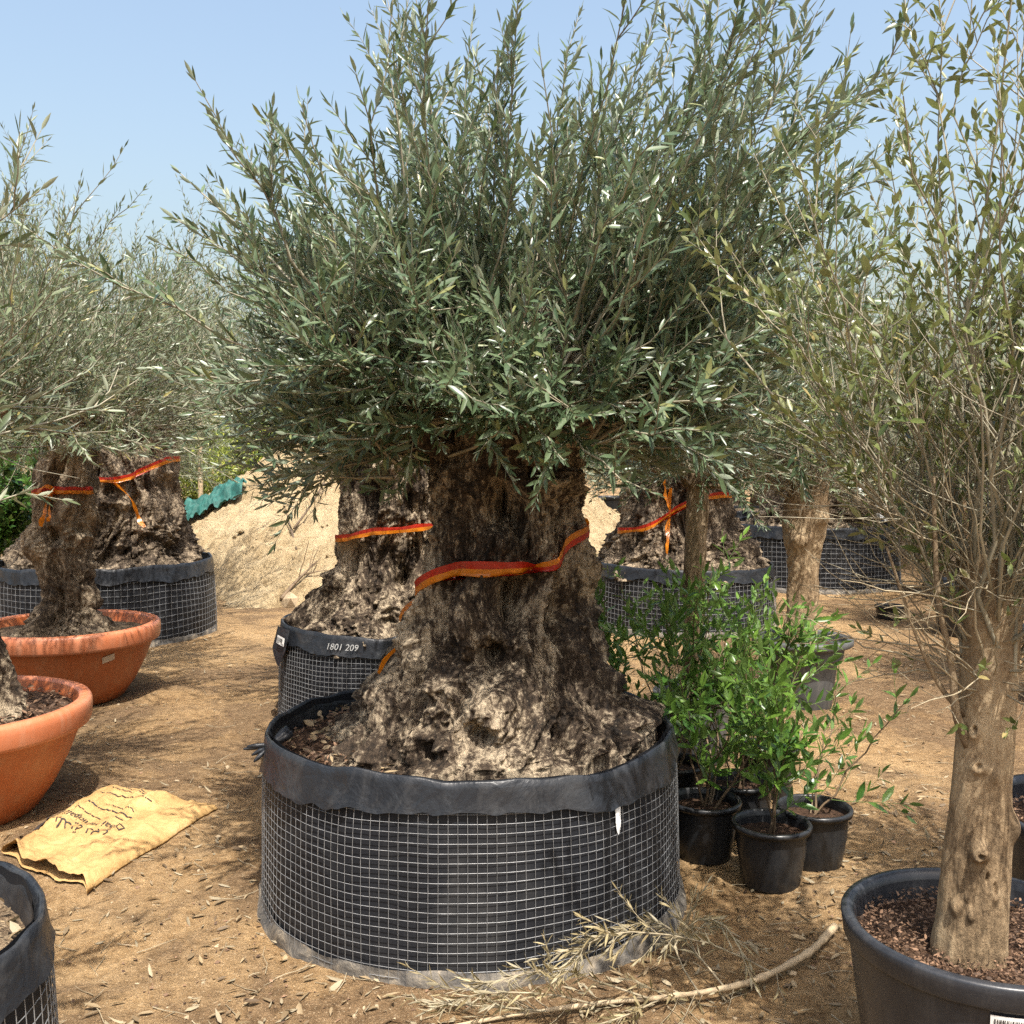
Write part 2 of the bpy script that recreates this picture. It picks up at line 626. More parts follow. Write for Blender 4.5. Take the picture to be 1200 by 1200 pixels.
def leaves_on(mb, rng, P, L, spacing, t0, t1, leaf, wr, mi=0, hi=True, ang=48, keep=1.0, lift=0.45, alt=False):
    n = np.maximum(1, np.round(L * (t1 - t0) / spacing * rng.uniform(0.8, 1.2, len(L)))).astype(int)
    idx = np.repeat(np.arange(len(L)), n)
    j = np.concatenate([np.arange(k) for k in n])
    nn = n[idx]
    t = t0 + (j + rng.uniform(0.2, 0.8, len(j))) / nn * (t1 - t0)
    ph0 = rng.uniform(0, 2 * math.pi, len(L))
    sides = (0, 1)
    for s in sides:
        if alt and s:
            break
        pos, T = path_eval(P, idx, t)
        a = nrmz(np.cross(T, np.array([0.13, 0.21, 0.97])))
        b = np.cross(T, a)
        phi = ph0[idx] + j * (math.pi / 2 if not alt else 2.4) + s * math.pi + rng.normal(0, 0.3, len(j))
        side = np.cos(phi)[:, None] * a + np.sin(phi)[:, None] * b
        al = np.radians(np.clip(rng.normal(ang, 13, len(j)), 8, 88) * (1 - 0.25 * t))[:, None]
        axis = T * np.cos(al) + side * np.sin(al) + rng.normal(0, 0.10, (len(j), 3))
        nrm = T * np.sin(al) - side * np.cos(al) + np.array([0, 0, lift]) + rng.normal(0, 0.25, (len(j), 3))
        ln = leaf * rng.uniform(0.65, 1.15, len(j)) * (1 - 0.45 * t ** 5)
        k = rng.uniform(0, 1, len(j)) < keep
        leaf_mesh(mb, pos[k], axis[k], nrm[k], ln[k], wr * rng.uniform(0.8, 1.2, k.sum()), mi, rng, hi)
    # end leaf
    pos, T = P[:, -1], nrmz(P[:, -1] - P[:, -2])
    leaf_mesh(mb, pos, T, nrmz(np.cross(T, rng.normal(0, 1, T.shape))), np.full(len(L), leaf * 0.7), np.full(len(L), wr), mi, rng, hi)


def child_shoots(rng, P, n, tr, Lr, spread, up=0.25, K=5, w=None):
    p = None if w is None else w / w.sum()
    idx = rng.choice(len(P), n, p=p)
    t = rng.uniform(tr[0], tr[1], n)
    b, T = path_eval(P, idx, t)
    r = rng.normal(0, 1, (n, 3))
    r = nrmz(r - T * np.sum(r * T, 1, keepdims=True))
    d = nrmz(T * (1 - 0.35 * spread) + r * spread + np.array([0, 0, up]))
    L = rng.uniform(Lr[0], Lr[1], n) * (1 - 0.35 * t)
    return shoot_paths(rng, b, d, L, rng.uniform(-0.05, 0.2, n), K), L


def stems(mb, P, r0, r1, mi, sides=3):
    K = P.shape[1]
    R = np.linspace(1, 0, K)[None, :] * (np.broadcast_to(np.asarray(r0, float).reshape(-1, 1), (len(P), 1)) - r1) + r1
    v, f = tubes(P, R, sides, cap=False)
    mb.add(v, f, mi)


def olive_crown(seed, head, head_r, n1, n2, Lh, Lv, leaf=0.06, wr=0.21, spacing=0.024, th_max=102, hi=True, mats=None,
                parent=None, n3=0, bare=0, droop=0.1, keep=1.0, limbs=8, limb_r=0.05, limb_len=0.5, L2=(0.16, 0.46),
                bias=None, stem_r=0.0055, ang=46, t0=0.3, bark=None, leaf_t0=0.05, core=0.3, side_gain=(0.0, 0.0), skirt=0, trim=(-9, 9)):
    """limbs -> long shoots -> side shoots -> leaves.  Returns the crown object (leaves + twigs); limbs are a part of their own."""
    rng = np.random.RandomState(seed)
    mb = MB()
    head = np.array(head, float)
    az = np.arange(limbs) * 2 * math.pi / limbs + rng.uniform(0, 0.7, limbs)
    el = rng.uniform(0.35, 1.1, limbs)
    ld = np.stack([np.cos(az) * np.cos(el), np.sin(az) * np.cos(el), np.sin(el)], 1)
    lb = head + np.stack([np.cos(az) * head_r * 0.55, np.sin(az) * head_r * 0.55, np.full(limbs, -0.12)], 1)
    LP = shoot_paths(rng, lb, ld, limb_len * rng.uniform(0.7, 1.2, limbs), rng.uniform(0.0, 0.3, limbs), 6, 0.12)
    lm = MB()
    R = np.linspace(1, 0.28, 6)[None] * limb_r * rng.uniform(0.7, 1.15, limbs)[:, None]
    v, f = tubes(LP, R, 7)
    lm.add(v, f)
    lm.build("limbs", bark or M["old_bark"], parent)
    # long shoots
    idx = rng.randint(0, limbs, n1)
    t = rng.uniform(0.25, 1.0, n1)
    b, T = path_eval(LP, idx, t)
    b += rng.normal(0, head_r * 0.18, (n1, 3)) * np.array([1, 1, 0.6])
    mid = rng.uniform(0, 1, n1) < core
    rr_ = head_r * 0.75 * np.sqrt(rng.uniform(0, 1, n1))
    aa_ = rng.uniform(0, 2 * math.pi, n1)
    b = np.where(mid[:, None], head + np.stack([rr_ * np.cos(aa_), rr_ * np.sin(aa_), rng.uniform(0.0, 0.35, n1)], 1), b)
    c = rng.uniform(math.cos(math.radians(th_max)), 1, n1)
    ph = np.arctan2(b[:, 1] - head[1], b[:, 0] - head[0]) + rng.normal(0, 0.8, n1)
    s = np.sqrt(1 - c * c)
    d = np.stack([s * np.cos(ph), s * np.sin(ph), c], 1)
    if bias is not None:
        d = nrmz(d + np.array(bias))
        c = d[:, 2]
    cc = np.clip(c, 0, 1)
    L = (Lv * cc + Lh * (1 - cc)) * rng.uniform(0.5, 1.0, n1) * (1 + side_gain[0] * np.minimum(0.12, np.sin(np.arctan2(d[:, 0], 0.35 + 0 * c))) * (0.15 + 0.85 * cc) + side_gain[1] * d[:, 1])
    L = np.where((b[:, 0] + d[:, 0] * L < trim[0]) & (b[:, 2] + d[:, 2] * L > trim[1]), L * 0.68, L)
    up = np.where(c < 0.15, rng.uniform(-droop, 0.12, n1), rng.uniform(0.0, 0.3, n1) * (1 - cc))
    if skirt:
        a = rng.uniform(0, 2 * math.pi, skirt)
        el_ = rng.uniform(-0.28, 0.12, skirt)
        b2 = head + np.stack([np.cos(a) * head_r * 0.8, np.sin(a) * head_r * 0.8, rng.uniform(-0.02, 0.14, skirt)], 1)
        d2 = np.stack([np.cos(a) * np.cos(el_), np.sin(a) * np.cos(el_), np.sin(el_)], 1)
        b, d = np.concatenate([b, b2]), np.concatenate([d, d2])
        L = np.concatenate([L, rng.uniform(0.3, 0.72, skirt) * (Lh / 0.84)])
        up = np.concatenate([up, rng.uniform(-0.15, 0.15, skirt)])
        n1 += skirt
    P1 = shoot_paths(rng, b, d, L, up, 8)
    stems(mb, P1, stem_r * rng.uniform(0.7, 1.3, n1), 0.0012, 1, 4 if hi else 3)
    leaves_on(mb, rng, P1, L, spacing, t0, 1.0, leaf, wr, 0, hi, ang, keep)
    P2, LL2 = child_shoots(rng, P1, n2, (0.12, 0.92), L2, 0.62, w=L)
    stems(mb, P2, 0.0024, 0.0009, 1)
    leaves_on(mb, rng, P2, LL2, spacing, leaf_t0, 1.0, leaf * 0.92, wr, 0, hi, ang, keep)
    if n3:
        P3, L3 = child_shoots(rng, P2, n3, (0.1, 0.9), (0.08, 0.22), 0.7, w=LL2)
        stems(mb, P3, 0.0018, 0.0007, 1)
        leaves_on(mb, rng, P3, L3, spacing, 0.05, 1.0, leaf * 0.85, wr, 0, hi, ang, keep)
    if bare:
        Pb, Lb = child_shoots(rng, np.concatenate([P1]), bare, (0.0, 0.6), (0.15, 0.55), 0.8, 0.15)
        stems(mb, Pb, 0.002, 0.0007, 1)
    return mb.build("crown", mats or [M["olive_leaf"], M["stem"]], parent)


# ------------------------------------------------------------------ gnarled trunks
class Trunk:
    pass


def trunk(seed, prof, nth=320, nz=260, amp=1.0, lobes=0.12, hollows=(), bumps=(), lean=None, root=0.0, rz=2.2, clip=None):
    """prof: list of (z, r, cx, cy).  Returns grid of vertices (nz, nth, 3)."""
    rng = np.random.RandomState(seed)
    prof = np.array(prof, float)
    z = np.linspace(prof[0, 0], prof[-1, 0], nz)
    r = np.interp(z, prof[:, 0], prof[:, 1])
    # soften the radius profile
    ker = np.hanning(max(5, nz // 12)); ker /= ker.sum()
    pad = len(ker) // 2
    r = np.convolve(np.pad(r, pad, 'edge'), ker, 'same')[pad:-pad]
    cx = np.interp(z, prof[:, 0], prof[:, 2])
    cy = np.interp(z, prof[:, 0], prof[:, 3])
    th = np.arange(nth) * 2 * math.pi / nth
    Z, TH = np.meshgrid(z, th, indexing='ij')
    Rr = np.broadcast_to(r[:, None], Z.shape).copy()
    hfrac = (Z - z[0]) / (z[-1] - z[0])
    lob = 0
    for k in range(2, 7):
        lob = lob + rng.normal(0, 1) / k * np.cos(k * TH + rng.uniform(0, 6.28) + rng.normal(0, 1.2) * Z)
    Rr = Rr * (1 + lobes * lob * (1 - 0.35 * hfrac))
    off = rng.uniform(-50, 50, 3)
    p = np.stack([Rr * np.cos(TH), Rr * np.sin(TH), Z], -1).reshape(-1, 3) + off
    warp = np.stack([pn(p * 3), pn(p * 3 + 31), pn(p * 3 + 77)], -1) * 0.10
    q = p + warp
    D = 0.10 * pn(q * np.array([2.6, 2.6, 1.5]))
    rid = 1 - np.abs(pn(q * np.array([8, 8, rz]))) * 2.2
    D += 0.052 * rid
    D += 0.045 * np.abs(pn(q * np.array([6.5, 6.5, 4.5])))
    D += 0.028 * (1 - np.abs(pn(q * np.array([20, 20, 3.2]))) * 2)
    D += 0.017 * (0.6 - np.abs(pn(q * np.array([44, 44, 6]))) * 2)
    D += 0.006 * pn(p * 48) + 0.005 * pn(p * 95)
    D = D.reshape(Z.shape) * amp
    if root:
        low = np.clip(1 - hfrac / 0.42, 0, 1) ** 0.8
        lump = np.abs(pn(q * 7.5)) * 0.10 + np.abs(pn(q * 16 + 9)) * 0.045 + pn(q * 34) * 0.016
        rr = (1 - np.abs(pn(np.stack([np.cos(TH).ravel() * 2.6, np.sin(TH).ravel() * 2.6, Z.ravel() * 0.8], -1) + off)) * 2.4)
        D += low * root * (lump.reshape(Z.shape) - 0.03 + 0.07 * rr.reshape(Z.shape))
    Rr = Rr + D - amp * 0.03
    for (a, hz, ra, rzz, dep) in hollows:
        da = np.angle(np.exp(1j * (TH - a)))
        e = (da / ra) ** 2 + ((Z - hz) / rzz) ** 2
        Rr = Rr - 1.35 * dep * np.exp(-e ** 1.6) * (1 + 0.35 * pn(p * 14)).reshape(Z.shape)
    for (a, hz, ra, rzz, dep) in bumps:
        da = np.angle(np.exp(1j * (TH - a)))
        e = (da / ra) ** 2 + ((Z - hz) / rzz) ** 2
        Rr = Rr + dep * np.exp(-e ** 1.3)
    Rr = np.maximum(Rr, 0.015)
    if clip is not None:
        X0, Y0 = cx[:, None] + Rr * np.cos(TH), cy[:, None] + Rr * np.sin(TH)
        d0 = np.hypot(X0, Y0)
        lim = clip[0] + np.clip(Z - clip[1], 0, 9) * 1.2 - 0.02 * np.abs(pn(p * 9)).reshape(Z.shape)
        Rr = Rr - np.clip(d0 - lim, 0, 9)
        Rr = np.maximum(Rr, 0.015)
    t = Trunk()
    t.V = np.stack([cx[:, None] + Rr * np.cos(TH), cy[:, None] + Rr * np.sin(TH), Z], -1)
    t.R, t.z, t.th, t.c = Rr, z, th, np.stack([cx, cy], 1)
    t.nth, t.nz = nth, nz
    return t


def trunk_obj(t, mat, parent, cap_noise=0.02, seed=0):
    mb = MB()
    V = t.V.reshape(-1, 3)
    n = len(V)
    # top cap: shrinking rings
    top = t.V[-1]
    c = top.mean(0)
    rings = [c + (top - c) * s + np.array([0, 0, dz]) for s, dz in ((0.85, 0.004), (0.5, 0.0), (0.05, -0.01))]
    rings = [np.stack([rg[:, 0], rg[:, 1], rg[:, 2] + cap_noise * pn(rg * 30 + seed)], 1) for rg in rings]
    allV = np.concatenate([V] + rings)
    mb.add(allV, [grid_faces(t.nth, t.nz + 3, True)])
    return mb.build("trunk", mat, parent)


def surf(t, th, z, off=0.012):
    j = int(np.argmin(np.abs(t.z - z)))
    i = int(round((th % (2 * math.pi)) / (2 * math.pi) * t.nth))
    r = t.R[max(0, j - 4):j + 5][:, (np.arange(i - 6, i + 7)) % t.nth].max() + off
    return (t.c[j, 0] + r * math.cos(th), t.c[j, 1] + r * math.sin(th), z)


def ribbon_band(t, path, width, parent_loc, tails=(), label="", twist=None, name="ribbon", off=0.004, swap=2.0):
    """path: list of (theta, z) round the trunk; the band keeps to the outermost radius nearby."""
    path = np.array(path, float)
    n = 120
    s = np.linspace(0, 1, n)
    sp = np.linspace(0, 1, len(path))
    th = np.interp(s, sp, path[:, 0])
    zz = np.interp(s, sp, path[:, 1])
    zz = np.convolve(np.pad(zz, 6, 'edge'), np.ones(13) / 13, 'valid')
    r = []
    for a, zc in zip(th, zz):
        j = np.argmin(np.abs(t.z - zc))
        js = slice(max(0, j - 5), j + 6)
        i = int(round((a % (2 * math.pi)) / (2 * math.pi) * t.nth))
        ii = (np.arange(i - 4, i + 5)) % t.nth
        r.append(t.R[js][:, ii].max())
    r = np.array(r)
    r = np.array([r[max(0, k - 3):k + 4].max() for k in range(n)])
    r = np.convolve(np.pad(r, 3, 'edge'), np.ones(7) / 7, 'valid') + off
    cc = np.array([np.interp(zz, t.z, t.c[:, 0]), np.interp(zz, t.z, t.c[:, 1])]).T
    wob = 0.003 * np.sin(s * 40)
    tw = np.zeros(n) if twist is None else np.interp(s, twist[0], twist[1])
    mb = MB()
    rows = []
    for k in range(5):
        o = (k / 4 - 0.5) * width
        dz = o * np.cos(tw) * (0.86 + 0.22 * pn(np.stack([s * 9, s * 0, s * 0 + width * 300], -1)))
        dr = o * np.sin(tw)
        rr = r + wob + dr + 0.004 * pn(np.stack([s * 30, s * 0 + k * 0.6, s * 0 + width * 100], -1))
        rows.append(np.stack([cc[:, 0] + rr * np.cos(th), cc[:, 1] + rr * np.sin(th), zz + dz], 1))
    V = np.array(rows)  # (5,n,3)
    F = grid_faces(n, 5)
    fs = np.tile(s[:-1], 4)
    lowhalf = np.arange(len(F)) < 2 * (n - 1)
    isor = lowhalf ^ (fs > swap)
    mb.add(V, [F[isor]], 1)
    mb.f.append((F[~isor], 0))
    for (pts, w) in tails:
        P = smooth_path(pts, 30)
        T = nrmz(np.gradient(P, axis=0))
        side = nrmz(np.cross(T, np.array([0.1, 1.0, 0.1])))
        tt = np.linspace(0, 1, 30)
        ca, sa = np.cos(0.9 * np.sin(tt * 5))[:, None], np.sin(0.9 * np.sin(tt * 5))[:, None]
        nrm = np.cross(T, side)
        sd = side * ca + nrm * sa
        ww = (w * (0.55 + 0.45 * np.sin(tt * 9) ** 2))[:, None]
        V = np.stack([P - sd * ww / 2, P, P + sd * ww / 2])
        F = grid_faces(30, 3)
        mb.add(V, [F[:29]], 1)
        mb.f.append((F[29:], 0))
    o = mb.build(name, [M["ribbon_red"], M["ribbon_orange"]], None, True, parent_loc)
    tag(o, label, "ribbon", "red and orange marker ribbons tied round trunks")
    return o


# ------------------------------------------------------------------ containers
def grow_bag(label, loc, R, h, cell, seed, soil_mat=None, sides=4, soil_z=None, wire_r=0.0014, band=0.10, parts=True, soil_mound=0.03, flat=0.0,
             name="grow_bag", skirt=True, group="wire mesh grow bags"):
    rng = np.random.RandomState(seed)
    root = thing(name, label, "plant container", loc, group)
    off = rng.uniform(-40, 40, 3)
    nth = 320

    def rad(th, z):
        th = np.asarray(th, float)
        z = np.asarray(z, float)
        c, s = np.cos(th), np.sin(th)
        q = np.stack([c * 1.4, s * 1.4, z * 1.2], -1).reshape(-1, 3) + off
        big = pn(q).reshape(th.shape)
        q2 = np.stack([c * 4.5, s * 4.5, z * 2.5], -1).reshape(-1, 3) + off
        sm = pn(q2).reshape(th.shape)
        return R * (1 + 0.022 * big + 0.010 * sm + 0.022 * (1 - z / h)) - 0.012 * R * np.exp(-((z - h) / 0.1) ** 2)

    def topz(th):
        c, s = np.cos(th), np.sin(th)
        q = np.stack([c * 1.6, s * 1.6, np.zeros_like(c)], -1) + off + 5
        q2 = np.stack([c * 5, s * 5, np.zeros_like(c)], -1) + off + 9
        return h + 0.022 * pn(q) + 0.010 * pn(q2)

    th = np.arange(nth) * 2 * math.pi / nth
    tz = topz(th)
    # liner: outer wall, bulging in the cells
    nz = 26
    zs = np.linspace(0, 1, nz)
    TH = np.broadcast_to(th, (nz, nth))
    ZZ = zs[:, None] * tz[None, :]
    r = rad(TH, ZZ)
    q = np.stack([np.cos(TH) * 9 * R, np.sin(TH) * 9 * R, ZZ * 4], -1).reshape(-1, 3) + off
    r = r - 0.007 + 0.006 * pn(q).reshape(r.shape)
    V = np.stack([r * np.cos(TH), r * np.sin(TH), ZZ], -1)
    mb = MB()
    mb.add(V, grid_faces(nth, nz, True))
    # inner wall
    ri = r[-1] - 0.012
    V2 = np.stack([np.stack([ri * np.cos(th), ri * np.sin(th), tz], -1), np.stack([ri * 0.985 * np.cos(th), ri * 0.985 * np.sin(th), tz - 0.3 * h], -1)])
    mb.add(V2, grid_faces(nth, 2, True))
    mb.build("liner", M["liner"], root)
    if skirt:
        mb = MB()
        rows = []
        for k, (dr, zz) in enumerate(((0.000, 0.05), (0.005, 0.036), (0.010, 0.016), (0.012, -0.012))):
            qq = np.stack([np.cos(th) * 7 * R, np.sin(th) * 7 * R, np.full(nth, k * 0.7)], -1) + off
            n_ = pn(qq)
            n2 = pn(qq * 0.3)
            rr = rad(th, np.full(nth, zz)) + dr + 0.014 * n_ * (k > 0) + 0.012 * n2 * k * 0.4
            rows.append(np.stack([rr * np.cos(th), rr * np.sin(th), np.full(nth, zz) + 0.012 * n_ + 0.012 * n2 - (0.03 if k == 3 else 0)], -1))
        mb.add(np.array(rows)[::-1], grid_faces(nth, 4, True))
        mb.build("skirt", M["skirt"], root)
    # wire grid
    mb = MB()
    zb, zt = 0.03, h - 0.075
    rows = np.arange(zb, zt, cell)
    na = 160
    ta = np.linspace(0, 2 * math.pi, na + 1)
    TA, ZR = np.meshgrid(ta, rows)
    wob = 0.55 * cell * pn(np.stack([np.cos(TA) * 2.2, np.sin(TA) * 2.2, ZR * 2.0], -1).reshape(-1, 3) + off).reshape(TA.shape)
    rr = rad(TA, ZR) + wire_r
    P = np.stack([rr * np.cos(TA), rr * np.sin(TA), ZR + wob * 0.6], -1)
    v, f = tubes(P, np.full(P.shape[:2], wire_r), sides, cap=False)
    mb.add(v, f)
    nc = int(2 * math.pi * R / cell)
    tc = np.arange(nc) * 2 * math.pi / nc
    zc = np.linspace(zb - 0.02, zt + 0.02, 16)
    ZC, TC = np.meshgrid(zc, tc)
    wob = 0.7 * cell / R * pn(np.stack([np.cos(TC) * 2.2, np.sin(TC) * 2.2, ZC * 2.0], -1).reshape(-1, 3) + off + 20).reshape(TC.shape)
    TC = TC + wob * 0.5
    rr = rad(TC, ZC) + wire_r * 2.6
    P = np.stack([rr * np.cos(TC), rr * np.sin(TC), ZC], -1)
    v, f = tubes(P, np.full(P.shape[:2], wire_r * 0.9), sides, cap=False)
    mb.add(v, f)
    mb.build("wire_mesh", M["galv_wire"], root)
    # folded rim band
    mb = MB()
    rt = rad(th, tz)
    qs = np.stack([np.cos(th) * 3.2 * R, np.sin(th) * 3.2 * R, np.zeros(nth)], -1) + off + 3
    sag = band * (1 + 0.26 * pn(qs) + 0.16 * pn(qs * 3.1) + 0.07 * pn(qs * 8))
    prof = [(-0.030, -0.10, 0), (-0.022, -0.03, 0), (-0.009, 0.0, 0), (-0.002, 0.004, 0), (0.003, 0.0, 0.1), (0.005, -0.02, 0.25), (0.006, -0.05, 0.5), (0.007, -0.08, 0.8), (0.010, -0.1, 1.0)]
    rowsV = []
    for k, (dr, dz, wf) in enumerate(prof):
        q3 = np.stack([np.cos(th) * 6 * R, np.sin(th) * 6 * R, np.full(nth, dz * 9)], -1) + off
        qc = np.stack([np.cos(th) * 5 * R, np.sin(th) * 5 * R, np.full(nth, dz * 4)], -1) + off
        wr_ = 0.006 * np.abs(pn(q3)) * wf + 0.0012 * pn(q3 * 2.7) + 0.006 * np.maximum(0, 1 - np.abs(pn(qc)) * 7) * min(1, wf + 0.3) * (k > 3)
        zz = tz + np.where(dz < -0.01, dz * sag / 0.10, dz) + 0.004 * pn(q3 * 1.5)
        rr = (rt if k < 4 else np.maximum(rt, rad(th, zz))) + dr + wr_
        rowsV.append(np.stack([rr * np.cos(th), rr * np.sin(th), zz], -1))
    V = np.array(rowsV)[::-1]
    mb.add(V, grid_faces(nth, len(prof), True))
    mb.build("rim_band", M["rim"], root)
    # soil
    sz = soil_z if soil_z is not None else h - 0.06
    soil_disc(root, lambda a: rad(a, np.full(a.shape, h)) - 0.02, sz, soil_mound, soil_mat or M["soil"], seed)
    root["rad_h"] = float(h)
    return root, rad, topz


def soil_disc(root, rfun, z, mound, mat, seed, nr=44, nth=120, amp=0.02, name="soil", edge=0.0):
    th = np.arange(nth) * 2 * math.pi / nth
    s = np.linspace(0.0, 1, nr)
    TH, S = np.meshgrid(th, s)
    rr = rfun(TH) * S
    x, y = rr * np.cos(TH), rr * np.sin(TH)
    p = np.stack([x, y, np.full(x.shape, seed * 1.7)], -1).reshape(-1, 3)
    n = (pn(p * 5) * amp + pn(p * 17) * amp * 0.55 + np.abs(pn(p * 45)) * amp * 0.55).reshape(x.shape)
    zz = z + mound * (1 - S ** 2) + n
    mb = MB()
    mb.add(np.stack([x, y, zz], -1), grid_faces(nth, nr, True))
    o = mb.build(name, mat, root)
    return o


def chips(root, rfun, z, n, size, mat, seed, name="mulch", mound=0.03, rin=0.0):
    """bark chips lying on the soil: nobody could count them"""
    rng = np.random.RandomState(seed)
    a = rng.uniform(0, 2 * math.pi, n)
    s = np.sqrt(rng.uniform(rin ** 2, 0.95, n))
    r = rfun(a) * s
    pos = np.stack([r * np.cos(a), r * np.sin(a), z + mound * (1 - s ** 2) + rng.uniform(0.004, 0.022, n)], 1)
    ax = nrmz(rng.normal(0, 1, (n, 3)) * np.array([1, 1, 0.35]))
    nr_ = rng.normal(0, 0.5, (n, 3)) + np.array([0, 0, 1])
    mb = MB()
    leaf_mesh(mb, pos, ax, nr_, size * rng.uniform(0.4, 1.3, n), rng.uniform(0.25, 0.7, n), 0, rng, True, 0.2)
    o = mb.build(name, mat, root, smooth=False)
    o["kind"] = "stuff"
    return o


def tub(label, loc, profile, mats, soil_z, soil_r, seed, name="plant_tub", cat="plant pot", group=None, rim_from=None, soil_m=None, n=96, mound=0.01, rim_name="rim"):
    """profile: outer from the base up over the rim and down inside. rim_from: index range of the rim ring."""
    root = thing(name, label, cat, loc, group)
    a, b = rim_from
    body = profile[: a + 1]
    inner = profile[b:]
    mb = MB()
    v, f = lathe(body, n)
    mb.add(v, f)
    v, f = lathe([(0.001, body[0][1] + 0.002), body[0]], n)
    mb.add(v, f)
    mb.build("body", mats[0], root)
    mb = MB()
    v, f = lathe(profile[a:b + 1], n)
    mb.add(v, f)
    mb.build(rim_name, mats[1], root)
    mb = MB()
    v, f = lathe(inner, n)
    mb.add(v, f)
    mb.build("inner_wall", mats[0], root)
    soil_disc(root, lambda t: np.full(np.shape(t), soil_r), soil_z, mound, soil_m or M["soil"], seed, 26, 80, 0.010)
    return root


def text_mesh(txt, size, shear=0.0):
    cu = bpy.data.curves.new("txt", 'FONT')
    cu.body = txt
    cu.size = size
    cu.shear = shear
    cu.align_x = 'CENTER'
    cu.align_y = 'CENTER'
    cu.resolution_u = 3
    ob = bpy.data.objects.new("txt", cu)
    COL.objects.link(ob)
    dg = bpy.context.evaluated_depsgraph_get()
    me = bpy.data.meshes.new_from_object(ob.evaluated_get(dg))
    V = np.zeros(len(me.vertices) * 3, np.float32)
    me.vertices.foreach_get("co", V)
    V = V.reshape(-1, 3)
    polys = [np.array(p.vertices)[None] for p in me.polygons]
    bpy.data.objects.remove(ob)
    bpy.data.curves.remove(cu)
    bpy.data.meshes.remove(me)
    return V, polys


# ================================================================== SETTING
def gheight(x, y):
    x, y = np.asarray(x, float), np.asarray(y, float)
    sh = x.shape
    p = np.stack([x.ravel(), y.ravel(), np.zeros(x.size)], -1)
    near = np.clip(1 - (np.hypot(p[:, 0], p[:, 1] - 3) - 8) / 12, 0, 1)
    h = 0.018 * pn(p * 0.9) + 0.016 * pn(p * 3.1) + near * (0.006 * pn(p * 9) + 0.0045 * np.abs(pn(p * 24)) + 0.0022 * pn(p * 55))
    return h.reshape(sh)


def axis_pts(lo, hi, fine_lo, fine_hi, step, ratio=1.06):
    a = list(np.arange(fine_lo, fine_hi, step))
    s = step
    x = fine_hi
    while x < hi:
        a.append(x)
        s *= ratio
        x += s
    a.append(hi)
    s = step
    x = fine_lo - step
    while x > lo:
        a.insert(0, x)
        s *= ratio
        x -= s
    a.insert(0, lo)
    return np.array(a)


gx = axis_pts(-600, 600, -3.2, 3.2, 0.016, 1.05)
gy = axis_pts(-60, 1200, 1.9, 6.6, 0.016, 1.045)
GX, GY = np.meshgrid(gx, gy)
mb = MB()
mb.add(np.stack([GX, GY, gheight(GX, GY)], -1), grid_faces(len(gx), len(gy)))
g = mb.build("ground", M["ground"])
tag(g, "sandy orange brown bare earth of the nursery yard", "ground", kind="structure")

# sand mound
MC = np.array([-1.55, 13.8])


def mound_h(x, y):
    d = np.hypot((x - MC[0]) * 1.0, (y - MC[1]) * 1.0)
    sh = d.shape
    p = np.stack([np.ravel(x), np.ravel(y), np.zeros(d.size)], -1)
    d = d + 0.30 * pn(p * 0.6).reshape(sh)
    base = 2.45 - 0.60 * np.sqrt(d * d + 0.35 ** 2)
    rough = (0.13 * pn(p * 1.5) + 0.07 * np.abs(pn(p * 4.5)) + 0.05 * pn(p * 9) + 0.022 * pn(p * 25)).reshape(sh)
    return base + rough - 0.03


mx = np.linspace(-7, 4.2, 320)
my = np.linspace(8.5, 18.5, 280)
X, Y = np.meshgrid(mx, my)
H = np.maximum(mound_h(X, Y), -0.25)
mb = MB()
mb.add(np.stack([X, Y, H], -1), grid_faces(len(mx), len(my)))
mo = mb.build("sand_mound", M["mound"])
tag(mo, "big heap of pale sandy earth behind the olive trees", "sand mound", kind="structure")

# stones and clods on the mound and ground
def stone_field(name, label, pts, sizes, seed, mat):
    rng = np.random.RandomState(seed)
    ico = np.array([[0, 0, 1], [.89, 0, .45], [.28, .85, .45], [-.72, .53, .45], [-.72, -.53, .45], [.28, -.85, .45],
                    [.72, .53, -.45], [-.28, .85, -.45], [-.89, 0, -.45], [-.28, -.85, -.45], [.72, -.53, -.45], [0, 0, -1]])
    F = np.array([[0, 1, 2], [0, 2, 3], [0, 3, 4], [0, 4, 5], [0, 5, 1], [1, 6, 2], [2, 7, 3], [3, 8, 4], [4, 9, 5], [5, 10, 1],
                  [2, 6, 7], [3, 7, 8], [4, 8, 9], [5, 9, 10], [1, 10, 6], [11, 7, 6], [11, 8, 7], [11, 9, 8], [11, 10, 9], [11, 6, 10]])
    N = len(pts)
    V = ico[None] * rng.uniform(0.55, 1.25, (N, 12, 1)) * rng.uniform(0.6, 1.3, (N, 1, 3)) * np.array([1, 1, 0.65])
    V = V * sizes[:, None, None] + pts[:, None, :]
    mb = MB()
    mb.add(V, (F[None] + (np.arange(N) * 12)[:, None, None]).reshape(-1, 3))
    o = mb.build(name, mat, None, smooth=False)
    return tag(o, label, name.replace("_", " "), kind="stuff")


